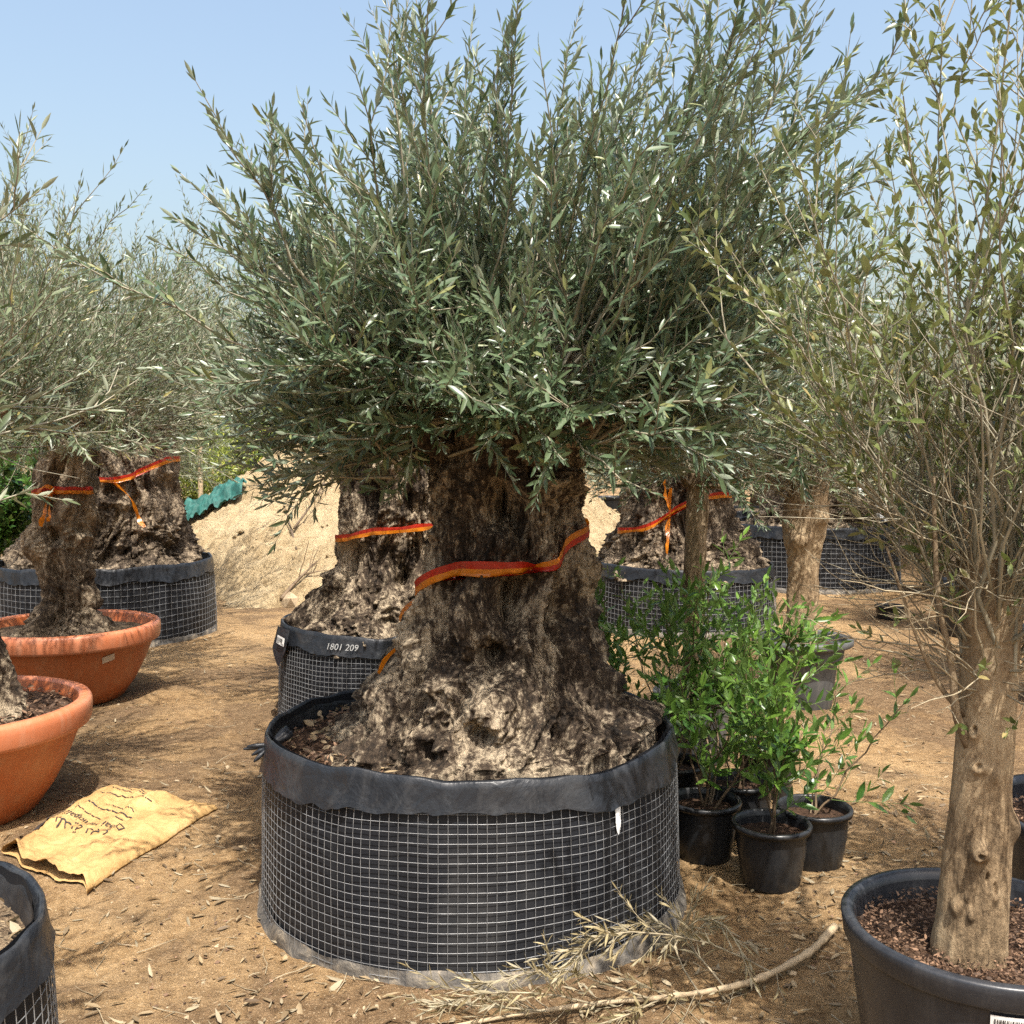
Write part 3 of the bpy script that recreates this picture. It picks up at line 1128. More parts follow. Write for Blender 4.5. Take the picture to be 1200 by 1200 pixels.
rng = np.random.RandomState(5)
n = 2200
a = rng.uniform(0, 2 * math.pi, n)
d = np.sqrt(rng.uniform(0, 1, n)) * 4.2
px_, py_ = MC[0] + np.cos(a) * d, MC[1] + np.sin(a) * d
hz = np.maximum(mound_h(px_, py_), 0)
sz_ = 0.008 + 0.05 * rng.uniform(0, 1, n) ** 7
stone_field("rubble", "pale clods and stones scattered over the sand heap", np.stack([px_, py_, hz + sz_ * 0.2], 1), sz_, 6, M["mound"])
n = 1700
yy = 2.0 + 8 * rng.uniform(0, 1, n) ** 1.6
xx = rng.uniform(-0.6, 0.6, n) * yy
sz_ = 0.0025 + 0.012 * rng.uniform(0, 1, n) ** 6
stone_field("pebbles", "small pale pebbles strewn over the sandy ground", np.stack([xx, yy, gheight(xx, yy) + sz_ * 0.2], 1), sz_, 8, M["stone"])

# fallen leaves
rng = np.random.RandomState(12)
n = 11000
yy = 1.9 + 6.5 * rng.uniform(0, 1, n) ** 1.5
xx = rng.uniform(-0.62, 0.62, n) * yy
pp = np.stack([xx, yy, np.zeros(n)], -1)
dens = pn(pp * 0.9) + 0.5 * pn(pp * 2.7)
dens = dens + 0.55 * np.exp(-((np.hypot(xx - 0.75, yy - 3.0)) / 0.8) ** 2)
k = dens > rng.uniform(-0.55, 0.75, n)
xx, yy = xx[k], yy[k]
n = len(xx)
pos = np.stack([xx, yy, gheight(xx, yy) + rng.uniform(0.003, 0.010, n)], 1)
ax = nrmz(rng.normal(0, 1, (n, 3)) * np.array([1, 1, 0.12]))
nr_ = rng.normal(0, 0.28, (n, 3)) + np.array([0, 0, 1]) * np.where(rng.uniform(0, 1, n) < 0.6, 1, -1)[:, None]
mb = MB()
leaf_mesh(mb, pos, ax, nr_, rng.uniform(0.018, 0.055, n), rng.uniform(0.16, 0.34, n), 0, rng, True, 0.25)
# short broken twigs
m = 900
yy2 = 1.9 + 6 * rng.uniform(0, 1, m) ** 1.5
xx2 = rng.uniform(-0.62, 0.62, m) * yy2
b = np.stack([xx2, yy2, gheight(xx2, yy2) + 0.006], 1)
dd = nrmz(rng.normal(0, 1, (m, 3)) * np.array([1, 1, 0.06]))
P = shoot_paths(rng, b, dd, rng.uniform(0.03, 0.16, m), np.zeros(m), 4, 0.08)
stems(mb, P, 0.0016, 0.0008, 1)
# crumbs: dark broken bits
n = 9000
yy = 1.9 + 6.0 * rng.uniform(0, 1, n) ** 1.6
xx = rng.uniform(-0.62, 0.62, n) * yy
dens = pn(np.stack([xx * 1.1, yy * 1.1, np.full(n, 4.0)], -1)) + 0.6 * pn(np.stack([xx * 3.3, yy * 3.3, np.full(n, 9.0)], -1))
k = dens > rng.uniform(-0.3, 0.7, n)
xx, yy = xx[k], yy[k]
n = len(xx)
leaf_mesh(mb, np.stack([xx, yy, gheight(xx, yy) + rng.uniform(0.001, 0.006, n)], 1), nrmz(rng.normal(0, 1, (n, 3)) * np.array([1, 1, 0.2])), rng.normal(0, 0.4, (n, 3)) + np.array([0, 0, 1]),
          rng.uniform(0.006, 0.022, n), rng.uniform(0.25, 0.7, n), 2, rng, False, 0.2)
o = mb.build("leaf_litter", [M["litter_leaf"], M["dry_stem"], M["mulch"]])
tag(o, "dry fallen olive leaves and bits of twig on the sandy ground", "leaf litter", kind="stuff")

# ================================================================== MAIN OLIVE
C0 = np.array([-0.138, 3.465, 0.0])
bag0, rad0, top0 = grow_bag("largest wire mesh grow bag, in the foreground under the thickest gnarled olive trunk",
                            C0, 0.688, 0.585, 0.0272, 3, M["soil"], 4, 0.50, 0.00095, 0.105, soil_mound=0.03)
chips(bag0, lambda t: np.full(np.shape(t), 0.645), 0.515, 2600, 0.022, M['mulch'], 77, mound=0.03)
chips(bag0, lambda t: np.full(np.shape(t), 0.645), 0.52, 700, 0.035, M['litter_leaf'], 78, 'fallen_leaf', 0.03)
# white paint streak
mb = MB()
ths = math.atan2(-0.55, 0.46)
zz = np.linspace(0.475, 0.385, 8)
ww = np.array([0.008, 0.0085, 0.008, 0.0075, 0.008, 0.007, 0.005, 0.001]) * 1.35
th0 = -0.87
rr = rad0(np.full(8, th0), zz) + 0.0045
L_ = np.stack([rr * np.cos(th0 - ww / 0.7), rr * np.sin(th0 - ww / 0.7), zz], 1)
R_ = np.stack([rr * np.cos(th0 + ww / 0.7), rr * np.sin(th0 + ww / 0.7), zz], 1)
mb.add(np.stack([L_, R_]), grid_faces(8, 2)[:, ::-1])
mb.build("paint_streak", M["white_paint"], bag0)
# tied knot at the side of the rim
kn = np.array([rad0(np.array([math.pi * 1.09]), np.array([0.56]))[0]])
kx, ky = kn[0] * math.cos(math.pi * 1.09), kn[0] * math.sin(math.pi * 1.09)
mb = MB()
rng = np.random.RandomState(4)
for q in range(4):
    p0 = np.array([kx + 0.02, ky, 0.555])
    e = np.array([-0.055 + rng.normal(0, 0.02), -0.03 + rng.normal(0, 0.03), -0.01 + rng.normal(0, 0.018)])
    P = smooth_path([p0 - e * 0.5 + np.array([0.02, 0.03, 0.02]), p0, p0 + e * 0.6, p0 + e * 1.15], 12)
    v, f = tubes(P, np.array([0.014, 0.02, 0.018, 0.011, 0.010, 0.012, 0.011, 0.010, 0.012, 0.011, 0.008, 0.004]) * 0.7, 7)
    mb.add(v, f)
mb.build("rim_tie", M["rim"], bag0)

fr = -math.pi / 2
main_prof = [(0.42, 0.53, 0.09, -0.10), (0.50, 0.52, 0.09, -0.10), (0.56, 0.475, 0.09, -0.09), (0.63, 0.42, 0.085, -0.07), (0.72, 0.365, 0.085, -0.05), (0.82, 0.32, 0.085, -0.03), (0.95, 0.278, 0.09, -0.01),
             (1.1, 0.242, 0.10, 0), (1.3, 0.20, 0.11, 0), (1.5, 0.16, 0.115, 0), (1.64, 0.15, 0.12, 0), (1.74, 0.13, 0.12, 0)]
t0 = trunk(21, main_prof, 520, 420, 1.0, 0.10,
           hollows=[(fr - 0.05, 1.34, 0.22, 0.085, 0.13), (fr + 0.28, 1.30, 0.14, 0.06, 0.10), (fr + 0.22, 1.03, 0.27, 0.085, 0.15), (fr + 0.85, 0.98, 0.20, 0.10, 0.14),
                    (fr - 0.02, 0.86, 0.20, 0.05, 0.12), (fr - 0.75, 0.95, 0.10, 0.20, 0.05), (fr - 0.1, 0.66, 0.10, 0.04, 0.08), (fr + 0.5, 0.62, 0.1, 0.04, 0.07), (fr - 0.5, 0.6, 0.08, 0.03, 0.07), (fr + 1.3, 0.75, 0.1, 0.1, 0.07)],
           bumps=[(fr - 0.28, 1.01, 0.30, 0.07, 0.06), (fr - 0.35, 0.78, 0.2, 0.06, 0.05), (fr + 0.62, 1.10, 0.07, 0.16, 0.05), (fr + 0.1, 0.75, 0.25, 0.07, 0.05), (fr + 0.9, 0.66, 0.15, 0.05, 0.05), (fr - 0.2, 0.58, 0.2, 0.04, 0.05)],
           root=1.0, clip=(0.63, 0.60))
tree0 = thing("olive_tree", "thickest old olive tree, its flared gnarled trunk filling the biggest foreground grow bag", "olive tree", C0)
trunk_obj(t0, M["old_bark"], tree0)
olive_crown(31, (0.12, 0.0, 1.60), 0.34, 430, 2250, 0.84, 1.52, 0.068, 0.225, 0.026, 108, True, None, tree0, n3=420, bias=(0.10, 0.10, 0.12), core=0.4, side_gain=(0.40, 0.14), skirt=110, trim=(-0.42, 2.3), limbs=12, limb_r=0.055, limb_len=0.36, droop=0.12, L2=(0.14, 0.40))
ribbon_band(t0, [(fr - 1.9, 1.0), (fr - 1.25, 1.04), (fr - 0.6, 1.135), (fr, 1.135), (fr + 0.45, 1.135), (fr + 0.75, 1.15), (fr + 1.3, 1.25), (fr + 2.2, 1.26)], 0.048, C0,
            tails=[([surf(t0, fr - 1.9, 1.0, 0.0), surf(t0, fr - 1.75, 0.93, 0.0), surf(t0, fr - 1.5, 0.87, 0.015), surf(t0, fr - 1.42, 0.82, 0.03), surf(t0, fr - 1.40, 0.765, 0.035)], 0.045)],
            label="broad red and orange marker ribbon across the thickest trunk, in the foreground bag", twist=([0, 0.5, 0.56, 0.62, 1], [0, 0.1, 1.1, 0.0, 0.0]), swap=0.56)

# ================================================================== SECOND OLIVE behind on the sand heap side
C2 = np.array([-0.70, 5.95, 0.0])
bag2, rad2, top2 = grow_bag("grow bag numbered in chalk, with a flap and white tag, behind the largest bag", C2, 0.645, 0.53, 0.026, 8, M["soil_pale"], 3, 0.47, 0.0013, 0.095)
prof = [(0.42, 0.52, 0.05, 0), (0.5, 0.50, 0.05, 0), (0.6, 0.42, 0.05, 0), (0.75, 0.36, 0.06, 0), (0.95, 0.33, 0.06, 0), (1.2, 0.31, 0.06, 0), (1.45, 0.33, 0.06, 0), (1.7, 0.28, 0.06, 0)]
t2 = trunk(44, prof, 320, 260, 1.1, 0.12, root=0.9, hollows=[(fr - 0.5, 1.25, 0.25, 0.10, 0.12), (fr - 1.0, 0.9, 0.2, 0.1, 0.1), (fr + 0.1, 0.8, 0.2, 0.1, 0.1)])
tree2 = thing("olive_tree", "dark waisted olive trunk half hidden behind the thickest tree, standing in the chalk numbered bag", "olive tree", C2)
trunk_obj(t2, M["old_bark"], tree2)
olive_crown(45, (0.06, 0.1, 1.7), 0.34, 190, 1000, 0.80, 1.15, 0.060, 0.21, 0.030, 92, False, None, tree2, limbs=9, limb_r=0.06)
ribbon_band(t2, [(fr - 1.5, 1.0), (fr - 0.9, 1.02), (fr - 0.3, 1.07), (fr + 0.6, 1.09), (fr + 1.2, 1.1)], 0.045, C2,
            label="red marker ribbon on the dark trunk behind the thickest tree")


def on_bag(rad, th0, z0, V2, lift, flip=False):
    """wrap flat (x,y) onto the bag wall at angle th0"""
    R_ = rad(np.array([th0]), np.array([z0]))[0]
    th = th0 + V2[:, 0] / R_
    z = z0 + V2[:, 1]
    r = rad(th, z) + lift
    return np.stack([r * np.cos(th), r * np.sin(th), z], 1)


# chalk number and tag on the second bag
V, polys = text_mesh("1801 209", 0.048, 0.25)
mb = MB()
Vw = on_bag(rad2, fr - 0.30, 0.478, V, 0.022)
for p in polys:
    mb.f.append((p, 0))
mb.v.append(Vw)
mb.n += len(Vw)
mb.build("chalk_number", M["chalk"], bag2, smooth=False)
flap = np.array([[-0.16, 0.05], [0.0, 0.06], [0.05, -0.02], [0.0, -0.12], [-0.16, -0.03]])
gxx, gyy = np.meshgrid(np.linspace(-0.13, 0.06, 12), np.linspace(0, 1, 10))
lo = np.interp(gxx, [-0.13, -0.0, 0.06], [-0.06, -0.15, -0.06])
yy_ = lo + (0.06 - lo) * gyy
fl = np.stack([gxx.ravel(), yy_.ravel()], 1)
lift = 0.030 + 0.02 * (1 - gyy.ravel())
V = on_bag(rad2, fr - 0.95, 0.475, fl, lift)
mb = MB()
mb.add(V, grid_faces(12, 10))
mb.build("flap", M["rim"], bag2)


def label_part(parent, rad, th0, z0, w, h, lift, mat=None, bars=True, name="label_sticker", rot=0.0, seed=1):
    ca, sa = math.cos(rot), math.sin(rot)
    def place(pts, l):
        p = np.array(pts, float)
        p = np.stack([p[:, 0] * ca - p[:, 1] * sa, p[:, 0] * sa + p[:, 1] * ca], 1)
        return on_bag(rad, th0, z0, p, l)
    gx_, gy_ = np.meshgrid(np.linspace(-w / 2, w / 2, 8), np.linspace(-h / 2, h / 2, 4))
    mb = MB()
    mb.add(place(np.stack([gx_.ravel(), gy_.ravel()], 1), lift), grid_faces(8, 4), 0)
    if bars:
        rng = np.random.RandomState(seed)
        x = -w * 0.42
        while x < w * 0.30:
            bw = w * rng.choice([0.012, 0.02, 0.03])
            q = [[x, -h * 0.18], [x + bw, -h * 0.18], [x + bw, h * 0.30], [x, h * 0.30]]
            mb.add(place(q, lift + 0.0012), np.array([[0, 1, 2, 3]]), 1)
            x += bw + w * rng.choice([0.012, 0.02, 0.03])
        for yb in (-0.30, -0.40):
            q = [[-w * 0.42, h * yb], [w * 0.40, h * yb], [w * 0.40, h * (yb + 0.05)], [-w * 0.42, h * (yb + 0.05)]]
            mb.add(place(q, lift + 0.0012), np.array([[0, 1, 2, 3]]), 1)
    return mb.build(name, [mat or M["label_white"], M["black_ink"]], parent, smooth=False)


label_part(bag2, rad2, fr - 0.93, 0.475, 0.085, 0.045, 0.056, bars=True, name="white_tag", rot=-0.1)

# ================================================================== LEFT BACK OLIVE
C3 = np.array([-3.36, 8.45, 0.0])
bag3, rad3, top3 = grow_bag("wide grow bag with coarse wire squares beside the sand heap, behind the orange tubs", C3, 0.85, 0.62, 0.048, 13, M["soil_pale"], 3, 0.55, 0.0018, 0.11)
prof = [(0.5, 0.72, -0.02, 0), (0.58, 0.68, -0.02, 0), (0.7, 0.57, -0.02, 0), (0.9, 0.50, 0.02, 0), (1.15, 0.45, 0.04, 0), (1.4, 0.42, 0.04, 0), (1.7, 0.42, 0.04, 0), (2.0, 0.36, 0.04, 0)]
t3 = trunk(52, prof, 320, 260, 1.3, 0.14, root=0.9, hollows=[(fr + 0.0, 1.3, 0.22, 0.2, 0.2), (fr - 0.1, 0.95, 0.15, 0.25, 0.16), (fr + 0.75, 1.0, 0.12, 0.15, 0.1)], clip=(0.76, 0.63))
tree3 = thing("olive_tree", "massive old olive tree rising from the coarse wire bag by the sand heap", "olive tree", C3)
trunk_obj(t3, M["old_bark_far"], tree3)
olive_crown(53, (-0.05, 0, 1.95), 0.45, 260, 1500, 1.25, 1.75, 0.066, 0.20, 0.036, 102, False, [M["olive_leaf_pale"], M["stem"]], tree3, limbs=10, limb_r=0.07, limb_len=0.6, L2=(0.2, 0.55), bare=200)
ribbon_band(t3, [(fr - 0.6, 1.30), (fr + 0.1, 1.29), (fr + 0.45, 1.285), (fr + 0.75, 1.33), (fr + 1.3, 1.44), (fr + 2.0, 1.45)], 0.055, C3,
            tails=[([surf(t3, fr + 0.42, 1.285), surf(t3, fr + 0.55, 1.2, 0.03), surf(t3, fr + 0.66, 1.1, 0.03), surf(t3, fr + 0.76, 1.0, 0.03), surf(t3, fr + 0.8, 0.92, 0.03)], 0.08)],
            label="red marker ribbon with a long slanting tail on the massive trunk by the sand heap")

# ================================================================== REAR ORANGE TUB OLIVE


def bowl_profile(R, h, rb, band):
    return [(rb * 0.96, 0.0), (rb, 0.012), (rb + (R - rb) * 0.30, h * 0.22), (rb + (R - rb) * 0.58, h * 0.48), (rb + (R - rb) * 0.75, h * 0.68), (R * 0.925, h - band - 0.004), (R * 0.945, h - band),
            (R * 0.965, h - band), (R * 0.99, h - band + 0.006), (R, h - band + 0.02), (R + 0.004, h - 0.04), (R + 0.002, h - 0.018), (R - 0.006, h - 0.005), (R - 0.02, h), (R - 0.045, h - 0.002), (R - 0.052, h - 0.012),
            (R - 0.058, h - 0.03), (R - 0.075, h - 0.12), (R - 0.14, h - 0.2)]


C4 = np.array([-2.73, 6.22, 0.0])
tub4 = tub("orange plastic bowl tub with a small sticker, farther one of the two orange tubs", C4, bowl_profile(0.545, 0.46, 0.33, 0.11), (M["terracotta"], M["terracotta_rim"]), 0.395, 0.49, 31,
           rim_from=(6, 15), group="orange bowl tubs", soil_m=M["soil_pale"], mound=0.02)


def rad_tub(profile):
    pr = np.array(profile)
    def f(th, z):
        return np.interp(z, pr[:, 1], pr[:, 0]) * np.ones_like(np.asarray(th, float))
    return f


label_part(tub4, rad_tub(bowl_profile(0.545, 0.46, 0.33, 0.11)[:7]), fr + 0.88, 0.30, 0.075, 0.04, 0.006, M["label_dim"], False, rot=0.25)
prof = [(0.36, 0.25, 0, 0), (0.42, 0.22, 0, 0), (0.5, 0.145, -0.01, 0), (0.65, 0.10, 0.0, 0), (0.85, 0.125, -0.02, 0), (1.05, 0.14, -0.03, 0), (1.25, 0.12, -0.01, 0), (1.5, 0.10, 0.05, 0), (1.75, 0.11, 0.08, 0)]
t4 = trunk(63, prof, 280, 260, 0.75, 0.08, root=0.6, hollows=[(fr + 0.2, 1.0, 0.35, 0.05, 0.07)], bumps=[(fr - 0.6, 0.95, 0.4, 0.09, 0.06), (fr + 0.6, 1.2, 0.4, 0.09, 0.05)])
tree4 = thing("olive_tree", "knobbly olive tree with lumpy pale trunk in the farther orange tub", "olive tree", C4)
trunk_obj(t4, M["knob_bark"], tree4)
olive_crown(64, (0.1, 0, 1.7), 0.26, 190, 1050, 0.85, 1.35, 0.060, 0.20, 0.032, 104, False, [M["olive_leaf_pale"], M["stem"]], tree4, limbs=8, limb_r=0.045, limb_len=0.45, bare=150)
ribbon_band(t4, [(fr - 1.5, 1.27), (fr - 0.7, 1.26), (fr - 0.1, 1.275), (fr + 0.7, 1.275), (fr + 1.4, 1.27)], 0.05, C4,
            tails=[([surf(t4, fr + 0.05, 1.275), surf(t4, fr - 0.15, 1.22, 0.03), surf(t4, fr - 0.05, 1.14, 0.02), surf(t4, fr - 0.1, 1.06, 0.02)], 0.065), ([surf(t4, fr + 0.05, 1.275), surf(t4, fr + 0.1, 1.2, 0.03), surf(t4, fr + 0.18, 1.13, 0.02), surf(t4, fr + 0.15, 1.09, 0.02)], 0.05),
                   ([surf(t4, fr + 0.05, 1.27, 0.02), surf(t4, fr - 0.25, 1.29, 0.05), surf(t4, fr - 0.3, 1.25, 0.04), surf(t4, fr + 0.0, 1.26, 0.03)], 0.05)],
            label="knotted red marker ribbon with short hanging ends on the knobbly trunk")

# ================================================================== NEAR ORANGE TUB OLIVE
C5 = np.array([-2.345, 4.20, 0.0])
tub5 = tub("orange plastic bowl tub beside the paper sack, nearer one of the two orange tubs", C5, bowl_profile(0.555, 0.46, 0.34, 0.11), (M["terracotta"], M["terracotta_rim"]), 0.395, 0.50, 33,
           rim_from=(6, 15), group="orange bowl tubs", soil_m=M["soil"], mound=0.03)
chips(tub5, lambda t: np.full(np.shape(t), 0.49), 0.405, 1300, 0.025, M["mulch"], 3)
prof = [(0.36, 0.21, 0.09, 0), (0.45, 0.18, 0.09, 0), (0.6, 0.15, 0.08, 0), (0.85, 0.135, 0.05, 0), (1.1, 0.14, 0.0, 0), (1.4, 0.15, -0.05, 0), (1.65, 0.14, -0.06, 0)]
t5 = trunk(71, prof, 240, 220, 0.7, 0.06, root=0.5)
tree5 = thing("olive_tree", "olive tree with leaning dark trunk cut by the picture edge, in the nearer orange tub", "olive tree", C5)
trunk_obj(t5, M["old_bark"], tree5)
olive_crown(72, (-0.05, 0, 1.6), 0.22, 150, 800, 0.80, 1.15, 0.060, 0.20, 0.027, 105, False, [M["olive_leaf_pale"], M["stem"]], tree5, limbs=7, limb_r=0.04, limb_len=0.4, bare=60)

# ================================================================== CORNER BAG OLIVE
C6 = np.array([-1.52, 2.0, 0.0])
bag6, rad6, top6 = grow_bag("nearest grow bag with crumpled black rim, in the lower corner by the paper sack", C6, 0.535, 0.50, 0.034, 17, M["soil_pale"], 4, 0.42, 0.0014, 0.10)
chips(bag6, lambda t: np.full(np.shape(t), 0.5), 0.44, 700, 0.035, M["litter_leaf"], 5)
prof = [(0.38, 0.24, -0.08, 0), (0.5, 0.18, -0.08, 0), (0.8, 0.14, -0.08, 0), (1.2, 0.13, -0.08, 0), (1.4, 0.13, -0.08, 0)]
t6 = trunk(81, prof, 160, 120, 0.7, 0.06, root=0.5)
tree6 = thing("olive_tree", "olive tree in the nearest corner bag, its long sprays reaching above the orange tubs", "olive tree", C6)
trunk_obj(t6, M["old_bark"], tree6)
olive_crown(82, (-0.08, 0, 1.40), 0.16, 60, 170, 0.76, 0.72, 0.066, 0.20, 0.030, 95, True, [M["olive_leaf_pale"], M["stem"]], tree6, limbs=6, limb_r=0.03, limb_len=0.25, L2=(0.1, 0.3), bare=30)

# ================================================================== RIGHT FOREGROUND TUB TREE


def tub_profile(R, h, rb, band, lip):
    return [(rb * 0.97, 0.0), (rb, 0.01), (rb + (R - rb) * 0.55, h * 0.55), (R - 0.012, h - band - 0.003), (R - 0.011, h - band), (R - 0.003, h - band), (R, h - band + 0.006), (R + 0.004, h - 0.02), (R + 0.006, h - 0.006),
            (R + 0.002, h), (R - lip * 0.6, h + 0.001), (R - lip, h - 0.006), (R - lip - 0.004, h - 0.02), (R - lip - 0.012, h - 0.10), (R - lip - 0.03, h - 0.16)]


C7 = np.array([1.05, 2.23, 0.0])
prof7 = tub_profile(0.295, 0.455, 0.225, 0.055, 0.022)
tub7 = tub("round black plastic tub with barcode sticker, nearest pot with the smooth pale trunk", C7, prof7, (M["tub_plastic"], M["tub_plastic"]), 0.395, 0.268, 35,
           rim_from=(4, 12), group="round black tubs", soil_m=M["soil"])
chips(tub7, lambda t: np.full(np.shape(t), 0.265), 0.400, 3600, 0.011, M["mulch"], 9, mound=0.01)
label_part(tub7, rad_tub(prof7[:4]), fr - 0.22, 0.372, 0.085, 0.038, 0.006, M["label_white"], True, seed=4)
prof = [(0.37, 0.080, -0.050, -0.05), (0.42, 0.077, -0.050, -0.05), (0.5, 0.071, -0.045, -0.05), (0.7, 0.064, -0.032, -0.045), (0.9, 0.058, -0.022, -0.04), (1.1, 0.057, -0.015, -0.035), (1.22, 0.066, -0.01, -0.03), (1.27, 0.069, -0.01, -0.03), (1.285, 0.066, -0.01, -0.03)]
t7 = trunk(91, prof, 200, 260, 0.055, 0.035, root=0.05,
           bumps=[(fr - 0.36, 0.655, 0.24, 0.017, 0.030), (fr - 0.30, 0.665, 0.10, 0.008, 0.010), (fr - 0.45, 0.645, 0.10, 0.007, 0.010), (fr - 0.80, 0.905, 0.20, 0.018, 0.014), (fr - 0.6, 0.83, 0.3, 0.014, 0.010), (fr - 0.1, 0.82, 0.14, 0.02, 0.010), (fr - 0.95, 0.53, 0.2, 0.018, 0.010), (fr - 0.45, 0.52, 0.12, 0.014, 0.009),
                  (fr - 0.6, 0.555, 0.1, 0.01, 0.007), (fr + 0.15, 0.57, 0.14, 0.022, 0.010), (fr + 0.95, 0.70, 0.25, 0.03, 0.015), (fr - 0.9, 1.15, 0.5, 0.05, 0.014)],
           hollows=[(fr - 0.36, 0.655, 0.06, 0.005, 0.010), (fr + 0.14, 0.58, 0.07, 0.012, 0.012), (fr - 0.80, 0.91, 0.09, 0.009, 0.014), (fr - 0.58, 0.835, 0.1, 0.006, 0.008), (fr - 0.1, 0.60, 0.05, 0.012, 0.009)])
tree7 = thing("young_tree", "twiggy young tree with smooth pale trunk, in the nearest round black tub", "tree", C7)
trunk_obj(t7, M["young_bark"], tree7, 0.006)


def twig_tree(seed, parent, z0, z1, trunk_r, cx, cy, n1, n2, n3, Lr, thr, leaf, wr, spacing, mats, bare=300, stem_r=0.0042, keep=0.8, up=0.2, hi=True, spread2=0.5, lean=(0, 0)):
    rng = np.random.RandomState(seed)
    mb = MB()
    a = rng.uniform(0, 2 * math.pi, n1)
    zb = z0 + (z1 - z0) * rng.uniform(0, 1, n1) ** 0.5
    b = np.stack([cx + np.cos(a) * trunk_r, cy + np.sin(a) * trunk_r, zb], 1)
    th = np.radians(rng.uniform(thr[0], thr[1], n1))
    d = np.stack([np.cos(a) * np.sin(th) + lean[0], np.sin(a) * np.sin(th) + lean[1], np.cos(th)], 1)
    L = rng.uniform(Lr[0], Lr[1], n1) * (1.08 - 0.62 * th)
    P1 = shoot_paths(rng, b, d, L, np.full(n1, up) * np.sin(th), 9, 0.045)
    stems(mb, P1, stem_r * rng.uniform(0.6, 1.5, n1), 0.0011, 1, 5)
    leaves_on(mb, rng, P1, L, spacing, 0.5, 1.0, leaf, wr, 0, hi, 50, keep)
    P2, L2 = child_shoots(rng, P1, n2, (0.1, 0.95), (0.15, 0.5), spread2, 0.12, w=L)
    stems(mb, P2, 0.0021, 0.0008, 1)
    leaves_on(mb, rng, P2, L2, spacing, 0.3, 1.0, leaf * 0.95, wr, 0, hi, 50, keep)
    P3, L3 = child_shoots(rng, P2, n3, (0.2, 0.95), (0.06, 0.2), 0.7, 0.1, w=L2)
    stems(mb, P3, 0.0014, 0.0006, 1)
    leaves_on(mb, rng, P3, L3, spacing * 0.9, 0.3, 1.0, leaf * 0.85, wr, 0, hi, 50, keep)
    Pb, Lb = child_shoots(rng, P1, bare, (0.02, 0.55), (0.08, 0.38), 0.9, 0.05)
    stems(mb, Pb, 0.0017, 0.0006, 1)
    return mb.build("crown", mats, parent)


twig_tree(92, tree7, 1.0, 1.29, 0.060, -0.012, -0.03, 66, 270, 480, (0.5, 1.52), (2, 58), 0.046, 0.34, 0.027, [M["small_leaf"], M["stem"]], bare=460, lean=(0.0, -0.02))
rng = np.random.RandomState(93)
nw = 120
a = rng.uniform(0, 2 * math.pi, nw)
zb = rng.uniform(0.98, 1.29, nw)
b = np.stack([-0.014 + np.cos(a) * 0.058, -0.032 + np.sin(a) * 0.058, zb], 1)
th = np.radians(rng.uniform(25, 115, nw))
Pw = shoot_paths(rng, b, np.stack([np.cos(a) * np.sin(th), np.sin(a) * np.sin(th), np.cos(th)], 1), rng.uniform(0.1, 0.42, nw), rng.uniform(-0.1, 0.35, nw), 7, 0.06)
mb = MB()
stems(mb, Pw, 0.0026 * rng.uniform(0.5, 1.3, nw), 0.0007, 0, 4)
Pw2, Lw2 = child_shoots(rng, Pw, 260, (0.2, 0.95), (0.05, 0.2), 0.8, 0.1)
stems(mb, Pw2, 0.0013, 0.0005, 0)
leaves_on(mb, rng, Pw2[:90], Lw2[:90], 0.03, 0.4, 1.0, 0.036, 0.34, 1, True, 50, 0.8)
mb.build("bare_twigs", [M["dry_stem"], M["small_leaf"]], tree7)
# side branches that leave the trunk lower down
mb = MB()
B = [([(-0.065, -0.06, 0.86), (-0.10, -0.07, 0.94), (-0.115, -0.075, 1.05), (-0.15, -0.08, 1.2), (-0.17, -0.09, 1.45)], 0.011),
     ([(-0.07, -0.05, 0.93), (-0.13, -0.05, 1.0), (-0.19, -0.06, 1.12), (-0.25, -0.05, 1.3)], 0.007),
     ([(0.065, -0.05, 0.98), (0.12, -0.05, 1.02), (0.16, -0.06, 1.12), (0.20, -0.05, 1.3), (0.22, -0.05, 1.55)], 0.014)]
for pts, r in B:
    P = smooth_path(pts, 16)
    v, f = tubes(P, np.linspace(r, r * 0.4, 16), 7)
    mb.add(v, f)
mb.build("side_branches", M["young_bark_dim"], tree7)

# tub at the far right edge
C8 = np.array([1.77, 2.92, 0.0])
tub8 = tub("round black plastic tub of brown soil showing only its edge, behind the nearest black tub", C8, tub_profile(0.36, 0.46, 0.27, 0.05, 0.022), (M["tub_plastic"], M["tub_plastic"]), 0.39, 0.33, 37,
           rim_from=(4, 12), group="round black tubs")
chips(tub8, lambda t: np.full(np.shape(t), 0.32), 0.40, 1500, 0.015, M["mulch"], 10, mound=0.01)
prof = [(0.37, 0.09, 0.05, 0), (0.7, 0.075, 0.05, 0), (1.3, 0.07, 0.05, 0)]
t8 = trunk(95, prof, 80, 80, 0.1, 0.04)
tree8 = thing("young_tree", "twiggy young tree in the tub behind the nearest pale trunk, mostly outside the frame", "tree", C8)
trunk_obj(t8, M["young_bark"], tree8, 0.006)
twig_tree(96, tree8, 1.05, 1.3, 0.07, 0.05, 0, 54, 250, 480, (0.5, 1.2), (4, 58), 0.046, 0.32, 0.028, [M["small_leaf"], M["stem"]], bare=200, hi=False, lean=(0.04, 0.0))

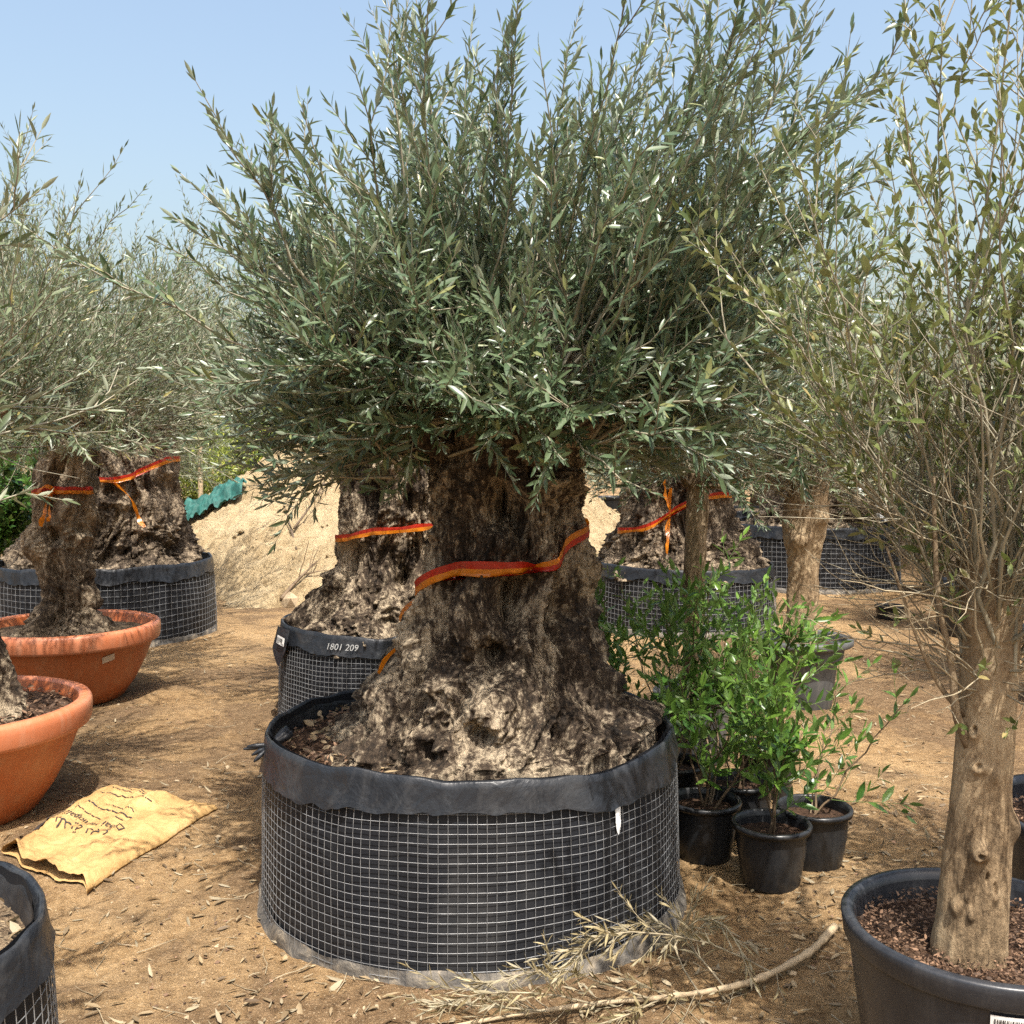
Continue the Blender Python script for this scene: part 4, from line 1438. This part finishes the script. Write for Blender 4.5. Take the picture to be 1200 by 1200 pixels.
# ================================================================== MID RIGHT TREES
C11 = np.array([1.715, 6.0, 0.0])
pr = [(0.17, 0.0), (0.175, 0.01), (0.195, 0.2), (0.215, 0.365), (0.225, 0.368), (0.285, 0.372), (0.292, 0.38), (0.292, 0.405), (0.286, 0.412), (0.262, 0.414), (0.252, 0.408), (0.245, 0.38), (0.235, 0.3)]
tub11 = tub("dusty grey tub with a wide flat lip under the tan branching stump", C11, pr, (M["grey_plastic"], M["grey_plastic"]), 0.355, 0.24, 41, rim_from=(4, 10), name="plant_tub", group="grey tubs")
prof = [(0.33, 0.115, -0.02, 0), (0.42, 0.10, -0.015, 0), (0.6, 0.088, -0.005, 0), (0.85, 0.083, 0.0, 0), (0.98, 0.10, 0.0, 0), (1.08, 0.115, 0.01, 0), (1.2, 0.11, 0.02, 0), (1.38, 0.09, 0.04, 0)]
t11 = trunk(101, prof, 160, 160, 0.28, 0.06, bumps=[(fr - 0.5, 0.99, 0.5, 0.05, 0.04), (fr + 0.6, 1.12, 0.4, 0.04, 0.03)])
tree11 = thing("young_tree", "twiggy tree with tan stump trunk standing in the wide lipped grey tub", "tree", C11)
trunk_obj(t11, M["young_bark"], tree11, 0.01)
twig_tree(102, tree11, 1.16, 1.38, 0.10, 0.03, 0, 120, 950, 1100, (0.5, 1.7), (4, 80), 0.052, 0.24, 0.034, [M["olive_leaf_pale"], M["stem"]], bare=500, stem_r=0.006, hi=False)

C10 = np.array([0.885, 4.95, 0.0])
tub10 = tub("grey nursery tub hidden among the green saplings under a thin brown trunk", C10, tub_profile(0.19, 0.34, 0.15, 0.03, 0.012), (M["grey_plastic"], M["grey_plastic"]), 0.29, 0.17, 43, rim_from=(4, 12), group="grey tubs")
prof = [(0.27, 0.058, 0, 0), (0.5, 0.05, 0, 0), (0.9, 0.052, 0.0, 0), (1.2, 0.05, 0.01, 0), (1.4, 0.045, 0.01, 0)]
t10 = trunk(105, prof, 120, 140, 0.16, 0.06)
tree10 = thing("young_olive", "slim straight brown olive trunk rising behind the green saplings", "olive tree", C10)
trunk_obj(t10, M["young_bark_dim"], tree10, 0.006)
olive_crown(106, (0.01, 0, 1.46), 0.10, 110, 480, 0.62, 1.0, 0.062, 0.21, 0.030, 108, False, None, tree10, limbs=6, limb_r=0.022, limb_len=0.35, bark=M["young_bark_dim"], droop=0.35)

C12 = np.array([1.50, 8.95, 0.0])
bag12, rad12, top12 = grow_bag("grow bag behind the green saplings holding the broad trunk with orange ribbon", C12, 0.785, 0.545, 0.042, 19, M["soil_pale"], 3, 0.49, 0.0017, 0.10)
prof = [(0.44, 0.62, 0, 0), (0.52, 0.60, 0.0, 0), (0.62, 0.52, 0, 0), (0.78, 0.44, 0.0, 0), (0.95, 0.38, 0.0, 0), (1.2, 0.34, 0.0, 0), (1.6, 0.32, 0, 0), (1.8, 0.28, 0, 0)]
t12 = trunk(111, prof, 280, 220, 1.2, 0.14, root=0.9, hollows=[(fr + 0.1, 0.9, 0.3, 0.12, 0.15), (fr - 0.7, 1.1, 0.2, 0.15, 0.1)])
tree12 = thing("olive_tree", "broad old olive tree in the bag behind the green saplings", "olive tree", C12)
trunk_obj(t12, M["old_bark_far"], tree12)
olive_crown(112, (0, 0, 1.6), 0.40, 300, 2300, 1.25, 1.65, 0.066, 0.22, 0.036, 110, False, None, tree12, limbs=10, limb_r=0.06, limb_len=0.55, L2=(0.2, 0.5), droop=0.3)
ribbon_band(t12, [(fr - 1.4, 0.82), (fr - 0.8, 0.86), (fr - 0.35, 1.02), (fr + 0.1, 1.12), (fr + 0.8, 1.14), (fr + 1.3, 1.13)], 0.055, C12,
            tails=[([surf(t12, fr - 0.4, 1.2), surf(t12, fr - 0.42, 1.05, 0.02), surf(t12, fr - 0.40, 0.9, 0.02), surf(t12, fr - 0.38, 0.75, 0.02), surf(t12, fr - 0.37, 0.66, 0.02)], 0.085), ([surf(t12, fr - 0.55, 1.3), surf(t12, fr - 0.5, 1.15, 0.03), surf(t12, fr - 0.42, 1.02, 0.02)], 0.06)],
            label="orange marker ribbon with a long straight tail on the broad trunk behind the saplings")

C13 = np.array([3.42, 11.7, 0.0])
bag13, rad13, top13 = grow_bag("far grow bag on open ground behind the tan stump", C13, 0.95, 0.70, 0.05, 23, M["soil_pale"], 3, 0.65, 0.002, 0.12)
prof = [(0.6, 0.66, 0, 0), (0.7, 0.6, 0, 0), (0.85, 0.48, 0.0, 0), (1.1, 0.4, 0.0, 0), (1.5, 0.36, 0.0, 0), (1.9, 0.33, 0, 0)]
t13 = trunk(121, prof, 200, 160, 1.2, 0.14, root=0.9)
tree13 = thing("olive_tree", "pale old olive tree in the far bag behind the tan stump", "olive tree", C13)
trunk_obj(t13, M["old_bark_far"], tree13)
crown13 = olive_crown(122, (0, 0, 1.85), 0.45, 200, 1150, 1.3, 1.7, 0.066, 0.21, 0.040, 104, False, [M["olive_leaf_pale"], M["stem"]], tree13, limbs=10, limb_r=0.06, limb_len=0.6, L2=(0.2, 0.55), droop=0.3, bare=150)
C14 = np.array([2.95, 13.6, 0.0])
bag14, rad14, top14 = grow_bag("farthest grow bag, its mesh side showing dark between two nearer bags", C14, 0.85, 0.75, 0.05, 24, M["soil_pale"], 3, 0.70, 0.002, 0.12)

# ================================================================== GREEN SAPLINGS
POT = tub_profile(0.132, 0.215, 0.10, 0.022, 0.010)


def sapling(label_pot, label_plant, loc, seed, nst, hgt, n2, lean=(0, 0), leaf=0.080, spread=(6, 40), keep=0.9, n3=None, group="green potted saplings", bias_up=0.05):
    tub(label_pot, loc, POT, (M["black_plastic"], M["black_plastic"]), 0.17, 0.118, seed, name="nursery_pot", group="small black nursery pots", rim_from=(4, 12), n=64)
    root = thing("sapling", label_plant, "sapling", (loc[0], loc[1], loc[2] + 0.165), group)
    rng = np.random.RandomState(seed)
    a = rng.uniform(0, 2 * math.pi, nst)
    th = np.radians(rng.uniform(spread[0], spread[1], nst))
    d = np.stack([np.cos(a) * np.sin(th) + lean[0], np.sin(a) * np.sin(th) + lean[1], np.cos(th)], 1)
    b = np.stack([rng.normal(0, 0.014, nst), rng.normal(0, 0.014, nst), np.zeros(nst)], 1)
    L = hgt * rng.uniform(0.65, 1.0, nst)
    P = shoot_paths(rng, b, d, L, rng.uniform(-0.05, 0.1, nst), 9, 0.04)
    sm = MB()
    stems(sm, P, 0.0048 * rng.uniform(0.7, 1.2, nst), 0.0014, 0, 6)
    sm.build("stem", M["brown_stem"], root)
    mb = MB()
    P2, L2 = child_shoots(rng, P, int(n2 * 1.3), (0.16, 0.98), (0.10, 0.34), 0.75, 0.14, w=L)
    stems(mb, P2, 0.0018, 0.0008, 1)
    leaves_on(mb, rng, P2, L2, 0.042, 0.2, 1.0, leaf, 0.32, 0, True, 58, keep, lift=0.7)
    leaves_on(mb, rng, P, L, 0.045, 0.55, 1.0, leaf, 0.32, 0, True, 58, keep, lift=0.7)
    if n3 is None:
        n3 = n2
    if n3:
        P3, L3 = child_shoots(rng, P2, n3, (0.2, 0.9), (0.06, 0.16), 0.7, 0.1, w=L2)
        stems(mb, P3, 0.0012, 0.0006, 1)
        leaves_on(mb, rng, P3, L3, 0.042, 0.2, 1.0, leaf * 0.85, 0.32, 0, True, 55, keep, lift=0.7)
    mb.build("foliage", [M["bright_leaf"], M["green_stem"]], root)
    return root


def gp(px, py, dz=0.0):
    p = ground_at(px, py)
    return np.array([p[0], p[1] + 0.10, 0.0])


sapling("small black pot in front of the others, open soil visible around a thin pale stem", "leafy green sapling in the frontmost small black pot", (0.905, 3.50, 0.0), 201, 5, 0.64, 32, lean=(0.0, 0.02), keep=0.85)
sapling("small black pot standing apart beside open ground at the end of the sapling cluster", "spindly sapling with a long forked stem leaning over the open ground", (1.10, 3.66, 0.0), 202, 3, 0.66, 9, lean=(0.26, -0.02), keep=0.75, n3=6, spread=(4, 26))
sapling("small black pot tucked against the mesh of the largest bag", "dense leafy sapling growing close against the largest bag", (0.715, 3.74, 0.0), 203, 6, 0.72, 40, lean=(-0.03, 0.0))
sapling("small black pot in deep shade behind the front pot", "leafy sapling in the middle of the cluster, rising over the front pots", (0.90, 3.97, 0.0), 204, 6, 0.68, 32)
sapling("small black pot hidden behind the pot that touches the largest bag", "tall bushy sapling at the back of the cluster, highest beside the thick trunk", (0.68, 4.20, 0.0), 205, 7, 0.92, 46, lean=(-0.06, 0.02))
sapling("small black pot at the very back of the sapling cluster", "light green sapling in front of the wide lipped grey tub", (1.12, 4.42, 0.0), 206, 5, 0.84, 28, lean=(0.06, 0.0), keep=0.8)

sapling("small black pot between the largest bag and the broad trunk's bag", "tall sapling farthest back, its tips in front of the broad trunk's bag", (0.50, 4.55, 0.0), 207, 7, 0.98, 46, lean=(-0.03, 0.0))

# ================================================================== PAPER SACK
sk = [ground_at(2, 1003), ground_at(102, 1049), ground_at(256, 951), ground_at(128, 922)]   # mouth corner, mouth corner, far end, far end
A_, B_, D_, C_ = [np.array(p[:2]) for p in sk]
nu, nv = 90, 60
u = np.linspace(0, 1, nu)[None, :, None]
v_ = np.linspace(0, 1, nv)[:, None, None]
XY = (A_ * (1 - v_) + B_ * v_) * (1 - u) + (C_ * (1 - v_) + D_ * v_) * u
uu = np.broadcast_to(u[..., 0], (nv, nu))
vv = np.broadcast_to(v_[..., 0], (nv, nu))
q = np.stack([uu * 3.2, vv * 2.0, np.zeros_like(uu)], -1).reshape(-1, 3)
edge = np.clip(np.minimum.reduce([vv / 0.14, (1 - vv) / 0.14, (1 - uu) / 0.10]), 0, 1) ** 0.5
def crease(f, o):
    return np.maximum(0, 1 - np.abs(pn(q * f + o)) * 5)


fold = (0.016 * np.abs(pn(q * 1.3)) + 0.011 * crease(np.array([0.8, 2.2, 1]), 4) + 0.007 * crease(np.array([1.7, 1.3, 1]), 14) + 0.004 * crease(np.array([3.5, 3.0, 1]), 24) + 0.003 * pn(q * 5)).reshape(uu.shape)
ridge = 0.022 * np.exp(-((vv - 0.55 - 0.25 * (uu - 0.8)) / 0.06) ** 2) * np.clip((uu - 0.55) / 0.2, 0, 1)
Hs = 0.009 + edge * (0.022 + fold * 1.15 + ridge) + 0.022 * np.exp(-(uu / 0.05) ** 2) * (0.6 + np.sin(vv * 13) * 0.6)
XYw = XY + np.stack([0.012 * pn(q * 2 + 9).reshape(uu.shape), 0.012 * pn(q * 2 + 19).reshape(uu.shape)], -1)
XYw = XYw + (np.exp(-(uu / 0.06) ** 2) * 0.045 * pn(np.stack([vv * 5, vv * 0, uu * 0], -1).reshape(-1, 3) + 3).reshape(uu.shape))[..., None] * nrmz((A_ - C_)[None])[0]
top = np.concatenate([XYw, (Hs + gheight(XYw[..., 0], XYw[..., 1]))[..., None]], -1)
sack_o = np.array([top[..., 0].mean(), top[..., 1].mean(), 0.0])
bot = top.copy()
bot[..., 2] = np.minimum(top[..., 2] - 0.006, 0.012 + gheight(XYw[..., 0], XYw[..., 1]))
ins = 0.97
mb = MB()
mb.add(top - sack_o, grid_faces(nu, nv))
nT = nu * nv
mb.add(bot - sack_o, grid_faces(nu, nv)[:, ::-1])
i = np.arange(nu - 1)
j = np.arange(nv - 1)
mb.f.append((np.stack([i, i + nT, i + 1 + nT, i + 1], 1), 0))
k0 = (nv - 1) * nu
mb.f.append((np.stack([k0 + i, k0 + i + 1, k0 + i + 1 + nT, k0 + i + nT], 1), 0))
e0 = j * nu + nu - 1
mb.f.append((np.stack([e0, e0 + nT, e0 + nu + nT, e0 + nu], 1), 0))
sack = thing("paper_sack", "empty crumpled kraft paper sack with dark printed lettering lying on the sand", "paper sack", sack_o)
mb.build("paper", M["paper"], sack)


def sack_surf(us, vs):
    x = np.clip(us, 0, 0.999) * (nu - 1)
    y = np.clip(vs, 0, 0.999) * (nv - 1)
    i0, j0 = x.astype(int), y.astype(int)
    fx, fy = (x - i0)[:, None], (y - j0)[:, None]
    g_ = top
    return (g_[j0, i0] * (1 - fx) * (1 - fy) + g_[j0, i0 + 1] * fx * (1 - fy) + g_[j0 + 1, i0] * (1 - fx) * fy + g_[j0 + 1, i0 + 1] * fx * fy)


Lu = np.linalg.norm((C_ + D_ - A_ - B_) / 2)
Lv = np.linalg.norm((B_ + D_ - A_ - C_) / 2)
mb = MB()


def sack_text(txt, size, uc, vc, raw=None):
    """lettering that reads from the far end of the sack: +x of the text runs to -v, +y of the text to -u"""
    V, polys = raw if raw else text_mesh(txt, size)
    us = uc - V[:, 1] / Lu
    vs = vc - V[:, 0] / Lv
    S = sack_surf(us, vs) + np.array([0, 0, 0.0035]) - sack_o
    base_n = mb.n
    mb.v.append(S)
    mb.n += len(S)
    for p in polys:
        mb.f.append((p + base_n, 0))


sack_text("Dubai Municipality", 0.052, 0.445, 0.40)
sack_text("\uFE91\uFEE0\uFEAA\uFEF3\uFE94 \uFEA9\uFE91\uFEF2"[::-1], 0.085, 0.345, 0.40)


def scribble(uc, v0, v1, amp, seed, w=0.0024):
    rng = np.random.RandomState(seed)
    n_ = 60
    vs = np.linspace(v0, v1, n_)
    us = uc + 0.55 * amp * np.convolve(rng.normal(0, 1, n_ + 2), [0.3, 0.4, 0.3], "valid") / Lu
    S = sack_surf(us, vs) + np.array([0, 0, 0.0035]) - sack_o
    brk = rng.uniform(0, 1, n_) < 0.14
    T = nrmz(np.gradient(S, axis=0))
    sd = nrmz(np.cross(T, np.array([0, 0, 1.0]))) * w
    V = np.stack([S - sd, S + sd])
    F = grid_faces(n_, 2)[~brk[:-1]]
    mb.add(V, F[:, ::-1])


scribble(0.52, 0.10, 0.62, 0.006, 1)
scribble(0.60, 0.08, 0.66, 0.010, 2, 0.0035)
scribble(0.66, 0.30, 0.60, 0.005, 3, 0.002)
scribble(0.78, 0.12, 0.62, 0.008, 4, 0.0032)
scribble(0.86, 0.15, 0.55, 0.008, 5, 0.0025)
scribble(0.91, 0.2, 0.5, 0.006, 6, 0.002)
mb.build("printing", M["black_ink"], sack, smooth=False)
# dark strip at the side of the sack
sp = sack_surf(np.linspace(0.22, 0.40, 12), np.full(12, 0.035)) - sack_o
sq = sack_surf(np.linspace(0.22, 0.40, 12), np.full(12, 0.10)) - sack_o
mb = MB()
mb.add(np.stack([sp, sq]) + np.array([0, 0, 0.007]), grid_faces(12, 2)[:, ::-1])
mb.build("printed_strip", M["black_ink"], sack)

# ================================================================== DRY FALLEN BRANCH
rng = np.random.RandomState(77)
pts = [ground_at(978, 1086, 0.03), ground_at(945, 1118, 0.03), ground_at(880, 1150, 0.025), ground_at(800, 1166, 0.025), ground_at(700, 1176, 0.02), ground_at(600, 1190, 0.02), ground_at(480, 1212, 0.02)]
P = smooth_path(pts, 50)
b0 = P[0].copy()
br = thing("fallen_branch", "dry fallen olive branch with straw coloured leaves at the foot of the largest bag", "branch", b0)
P = P - b0
mb = MB()
v, f = tubes(P, np.linspace(0.0125, 0.004, 50) + 0.0012 * rng.normal(0, 1, 50), 9)
mb.add(v, f)
mb.build("branch_wood", M["stake_wood"], br)
mb = MB()
arch = [  # arching side sprays
    [ground_at(905, 1140, 0.03), at(830, 1105, 2.80), at(740, 1092, 2.62), at(690, 1105, 2.55), at(655, 1140, 2.50)],
    [ground_at(820, 1165, 0.03), at(790, 1110, 2.92), at(818, 1078, 2.90), at(850, 1085, 2.86), at(875, 1125, 2.82)],
    [ground_at(760, 1170, 0.03), at(700, 1150, 2.66), at(650, 1135, 2.58), at(580, 1150, 2.55), at(520, 1165, 2.52)],
    [ground_at(700, 1178, 0.02), at(640, 1165, 2.55), at(560, 1165, 2.5), at(500, 1185, 2.5)],
    [ground_at(850, 1158, 0.02), at(800, 1100, 2.95), at(760, 1080, 2.98), at(700, 1100, 2.86)],
    [ground_at(780, 1168, 0.02), ground_at(720, 1195, 0.03), ground_at(640, 1215, 0.02)],
    [ground_at(640, 1185, 0.02), ground_at(580, 1180, 0.05), ground_at(500, 1175, 0.03)]]
AP = np.array([smooth_path(a_, 9) for a_ in arch]) - b0
AL = np.linalg.norm(np.diff(AP, axis=1), axis=2).sum(1)
stems(mb, AP, 0.0032, 0.0012, 1, 5)
leaves_on(mb, rng, AP, AL, 0.016, 0.15, 1.0, 0.055, 0.13, 0, True, 35, 0.95, lift=0.0)
P2, L2 = child_shoots(rng, AP, 60, (0.2, 0.95), (0.06, 0.2), 0.6, -0.15, w=AL)
P2[..., 2] = np.maximum(P2[..., 2], -0.022)
stems(mb, P2, 0.0016, 0.0008, 1)
leaves_on(mb, rng, P2, L2, 0.018, 0.1, 1.0, 0.05, 0.13, 0, True, 35, 0.9, lift=0.0)
P3, L3 = child_shoots(rng, P[None], 26, (0.25, 0.95), (0.08, 0.25), 0.8, -0.05)
P3[..., 2] = np.maximum(P3[..., 2], -0.02)
stems(mb, P3, 0.002, 0.0009, 1)
leaves_on(mb, rng, P3, L3, 0.03, 0.3, 1.0, 0.05, 0.14, 0, True, 40, 0.7, lift=0.0)
mb.build("dry_sprays", [M["dry_leaf"], M["dry_stem"]], br)

# ================================================================== SMALL THINGS IN THE MIDDLE DISTANCE
# dead twig hanging over the mound, twig and rock at its foot


def twig(label, pts, r, n2, seed, mat, L=(0.1, 0.4), name="dead_twig"):
    rng = np.random.RandomState(seed)
    P = smooth_path(pts, 12)
    b0 = P[0].copy()
    mb = MB()
    v, f = tubes(P - b0, np.linspace(r, r * 0.3, 12), 5)
    mb.add(v, f)
    if n2:
        P2, _ = child_shoots(rng, (P - b0)[None], n2, (0.3, 0.95), L, 0.6, 0.0)
        stems(mb, P2, r * 0.35, r * 0.15, 0)
    return tag(mb.build(name, mat, None, True, b0), label, "twig")


def on_mound(px, py, lift=0.03):
    best = None
    for Yd in np.linspace(9.0, 14.5, 220):
        p = at(px, py, Yd)
        if p[2] <= max(mound_h(np.array([p[0]]), np.array([p[1]]))[0], 0.0):
            best = p
            break
    if best is None:
        best = at(px, py, 13.0)
    return best + np.array([0, -0.02, lift])


twig("branching dead twig lying high on the sand heap", [on_mound(345, 625, 0.05), on_mound(368, 600, 0.12), on_mound(385, 570, 0.12), on_mound(400, 540, 0.06)], 0.014, 22, 301, M["twig_dark"], (0.15, 0.5))
twig("short dark stick poking up from the sand heap", [on_mound(348, 642, -0.02), on_mound(341, 628, 0.1), on_mound(334, 614, 0.2)], 0.016, 0, 302, M["twig_dark"])
twig("long curved dead twig at the foot of the sand heap", [on_mound(330, 705, 0.03), on_mound(345, 690, 0.05), on_mound(358, 678, 0.06), on_mound(372, 664, 0.06)], 0.02, 6, 303, M["brown_stem"], (0.2, 0.6))
p = on_mound(340, 708, 0.02)
stn = stone_field("rock", "", np.zeros((1, 3)), np.array([0.16]), 311, M["stone"])
stn.location = tuple(p)
del stn["kind"]
tag(stn, "angular brown rock at the foot of the sand heap", "rock")
# teal shade net
rng = np.random.RandomState(9)
nn = 90
c0, c1 = on_mound(218, 606, 0), on_mound(285, 580, 0)
uu, vv = np.meshgrid(np.linspace(0, 1, nn), np.linspace(0, 1, 50))
bx = c0[0] + (c1[0] - c0[0]) * uu
by = (c0[1] + (c1[1] - c0[1]) * uu) + (vv - 0.55) * 0.32
q = np.stack([bx * 3, by * 3, np.zeros_like(bx)], -1).reshape(-1, 3)
bx = bx + 0.12 * pn(q * 0.9 + 5).reshape(bx.shape)
by = by + 0.12 * pn(q * 0.7 + 15).reshape(bx.shape)
hh = np.maximum(mound_h(bx, by), 0.0) + 0.05 + 0.08 * np.abs(pn(q)).reshape(bx.shape) + 0.09 * np.abs(pn(q * 2.7)).reshape(bx.shape) + 0.04 * np.abs(pn(q * 7)).reshape(bx.shape) + 0.07 * np.exp(-((vv - 0.5) / 0.3) ** 2)
mb = MB()
net_o = np.array([bx.mean(), by.mean(), hh.min()])
mb.add(np.stack([bx, by, hh], -1) - net_o, grid_faces(nn, 50))
o = mb.build("shade_net", M["teal_net"], None, True, net_o)
tag(o, "crumpled teal shade net on the shoulder of the sand heap", "net")

# small black pot on open ground
p = ground_at(1047, 728)
tub("small empty black pot sitting alone in front of the far grow bag", (p[0], p[1] + 0.1, 0), tub_profile(0.125, 0.13, 0.105, 0.03, 0.012), (M["black_plastic"], M["black_plastic"]), 0.05, 0.10, 51, rim_from=(4, 12), name="nursery_pot", group="small black nursery pots", n=48)
# grey buckets far behind
for (px, lab) in ((697, "far grey bucket seen past the thickest trunk, the one with its whole front showing"), (716, "far dark bucket beside the grey one, half hidden by leaves")):
    p = at(px, 612, 20.5)
    tub(lab, (p[0], p[1], 0.0), tub_profile(0.30, 0.62, 0.25, 0.06, 0.02), (M["grey_plastic"] if px < 700 else M["black_plastic"],) * 2, 0.5, 0.25, 52, rim_from=(4, 12), name="bucket", cat="bucket", group="far buckets", n=48)
# whitewashed posts by the far bag
for (px, y0, y1, dx, lab) in ((1012, 600, 548, 0.1, "whitewashed post leaning behind the far grow bag"), (1040, 606, 580, 0.0, "short upright whitewashed post behind the far grow bag")):
    a_, b_ = at(px, y0 + 40, 13.6), at(px - 8, y1, 13.7)
    a_[2] = 0.0
    mb = MB()
    Pp = np.linspace(0, 1, 6)[:, None] * (b_ - a_)[None]
    v, f = tubes(Pp, np.full(6, 0.075), 10)
    mb.add(v, f)
    tag(mb.build("wooden_post", M["white_paint"], None, True, a_), lab, "post")

def copy_tree(o, loc, rz, sc, label):
    c = o.copy()
    COL.objects.link(c)
    c.location = loc
    c.rotation_euler = (0, 0, rz)
    c.scale = (sc, sc, sc)
    c["label"] = label
    for ch in list(o.children):
        d = ch.copy()
        COL.objects.link(d)
        d.parent = c
    return c


for (x, y, lt, lp) in ((3.75, 8.4, "twiggy young tree in a dark tub close behind the nearest pale trunk's crown", "dark tub of a twiggy young tree, seen behind the nearest pale trunk"),
                       (3.35, 6.1, "twiggy young tree farthest aside, in the dark tub past the nearest pale trunk", "dark tub past the nearest pale trunk, almost hidden by it")):
    tub(lp, (x, y, 0), tub_profile(0.27, 0.44, 0.21, 0.05, 0.02), (M["tub_plastic"],) * 2, 0.36, 0.24, 61, rim_from=(4, 12), group="dark tubs on the far side", n=48)
    c_ = copy_tree(tree11, (x, y, 0.0), x * 2.1, 0.95, lt)

# ================================================================== BACKGROUND PLANTING
# yellow green potted saplings beyond the net
GRP_Y = "yellow green saplings in far pots"


def far_sapling(seed, hgt, n1, mats, leaf, wr):
    rng = np.random.RandomState(seed)
    mb = MB()
    P = shoot_paths(rng, np.zeros((n1, 3)) + np.stack([rng.normal(0, 0.05, n1), rng.normal(0, 0.05, n1), np.full(n1, 0.25)], 1),
                    np.stack([rng.normal(0, 0.28, n1), rng.normal(0, 0.28, n1), np.ones(n1)], 1), hgt * rng.uniform(0.6, 1.0, n1), np.zeros(n1), 7, 0.05)
    L = np.full(n1, hgt)
    stems(mb, P, 0.012, 0.004, 1, 4)
    P2, L2 = child_shoots(rng, P, n1 * 30, (0.08, 1.0), (0.2, 0.55), 0.75, 0.15)
    stems(mb, P2, 0.004, 0.002, 1)
    leaves_on(mb, rng, P2, L2, 0.06, 0.1, 1.0, leaf, wr, 0, False, 60, 0.95, lift=0.6)
    return mb


def far_plant(loc, seed, hgt, n1, mats, label, group, leaf=0.11, wr=0.42, pot=True, name="sapling", cat="sapling", proto={}):
    root = thing(name, label, cat, loc, group)
    far_sapling(seed, hgt, n1, mats, leaf, wr).build("foliage", mats, root)
    if pot:
        tub("black pot of a far yellow green sapling beyond the sand heap", loc, tub_profile(0.26, 0.42, 0.2, 0.05, 0.02), (M["black_plastic"],) * 2, 0.34, 0.22, seed, rim_from=(4, 12), name="nursery_pot", group="pots of the far saplings", n=32)
    return root


ym = [M["yellow_leaf"], M["green_stem"]]
spots = [(-6.6, 18.6), (-6.0, 19.2), (-5.3, 18.8), (-4.6, 19.4), (-7.1, 20.2), (-6.3, 20.6), (-5.6, 20.4), (-4.9, 20.8), (-3.8, 20.4), (-4.3, 21.4), (-7.7, 19.2), (-8.2, 20.8)]
for k, (x, y) in enumerate(spots):
    far_plant((x, y, 0), 400 + k, 2.1 + 0.3 * ((k * 7) % 3), 7, ym, "yellow green leafy sapling in the far row beyond the sand heap", GRP_Y)
# thin stakes among them
for (px, yb, yt, lab) in ((235, 588, 490, "pale bamboo stake beside the teal net"),):
    a_, b_ = at(px, yb, 18.2), at(px - 1, yt, 18.2)
    a_[2] = 0
    mb = MB()
    v, f = tubes(np.linspace(0, 1, 5)[:, None] * (b_ - a_)[None], np.full(5, 0.045), 8)
    mb.add(v, f)
    tag(mb.build("stake", M["stake_wood"], None, True, a_), lab, "stake")
# dark shrubs at the left behind the orange tubs
dm = [M["dark_leaf"], M["green_stem"]]
for k, (x, y, lab) in enumerate(((-5.7, 11.2, "dark green broad leaved shrub nearest the edge behind the coarse wire bag"), (-4.9, 11.4, "dark green broad leaved shrub directly behind the coarse wire bag"))):
    far_plant((x, y, 0), 430 + k, 1.5, 9, dm, lab, "dark shrubs behind the wire bag", 0.13, 0.5, False, "shrub", "shrub")

# far olive trees: two kinds, copied
def far_olive(seed, loc, label, mats, th=1.3):
    root = thing("olive_tree", label, "olive tree", loc, "far olive trees")
    prof = [(0, 0.4, 0, 0), (0.4, 0.34, 0, 0), (1.0, 0.26, 0, 0), (th, 0.22, 0, 0)]
    trunk_obj(trunk(seed, prof, 60, 60, 0.9, 0.12), M["old_bark_far"], root)
    olive_crown(seed + 1, (0, 0, th), 0.4, 190, 1100, 1.3, 1.6, 0.075, 0.22, 0.05, 108, False, mats, root, limbs=8, limb_r=0.06, limb_len=0.6, L2=(0.25, 0.65), droop=0.4)
    return root


FL = "far grey green olive tree in the background rows beyond the sand heap"
fa = far_olive(501, (-8.5, 17.0, 0), FL, [M["olive_leaf_pale"], M["stem"]], 1.3)
fb = far_olive(511, (0.6, 22.5, 0), FL, [M["olive_leaf"], M["stem"]], 1.3)
far_spots = [(-11.0, 19.5), (-5.6, 15.2), (-10.2, 24), (-6.4, 25.5), (-2.4, 25), (3.4, 24.5), (4.6, 18.2), (6.6, 16.0), (7.6, 21), (9.6, 18.5), (11.4, 23), (2.2, 17.8), (5.9, 12.6), (-8.0, 13.2), (-3.2, 30), (1.8, 31), (13, 27), (4.7, 10.6), (6.4, 9.6), (3.2, 15.6), (5.4, 14.4), (0.4, 17.8)]
for k, (x, y) in enumerate(far_spots):
    copy_tree(fa if k % 2 else fb, (x, y, 0), k * 1.3, 0.9 + 0.12 * ((k * 5) % 4) / 3, FL)
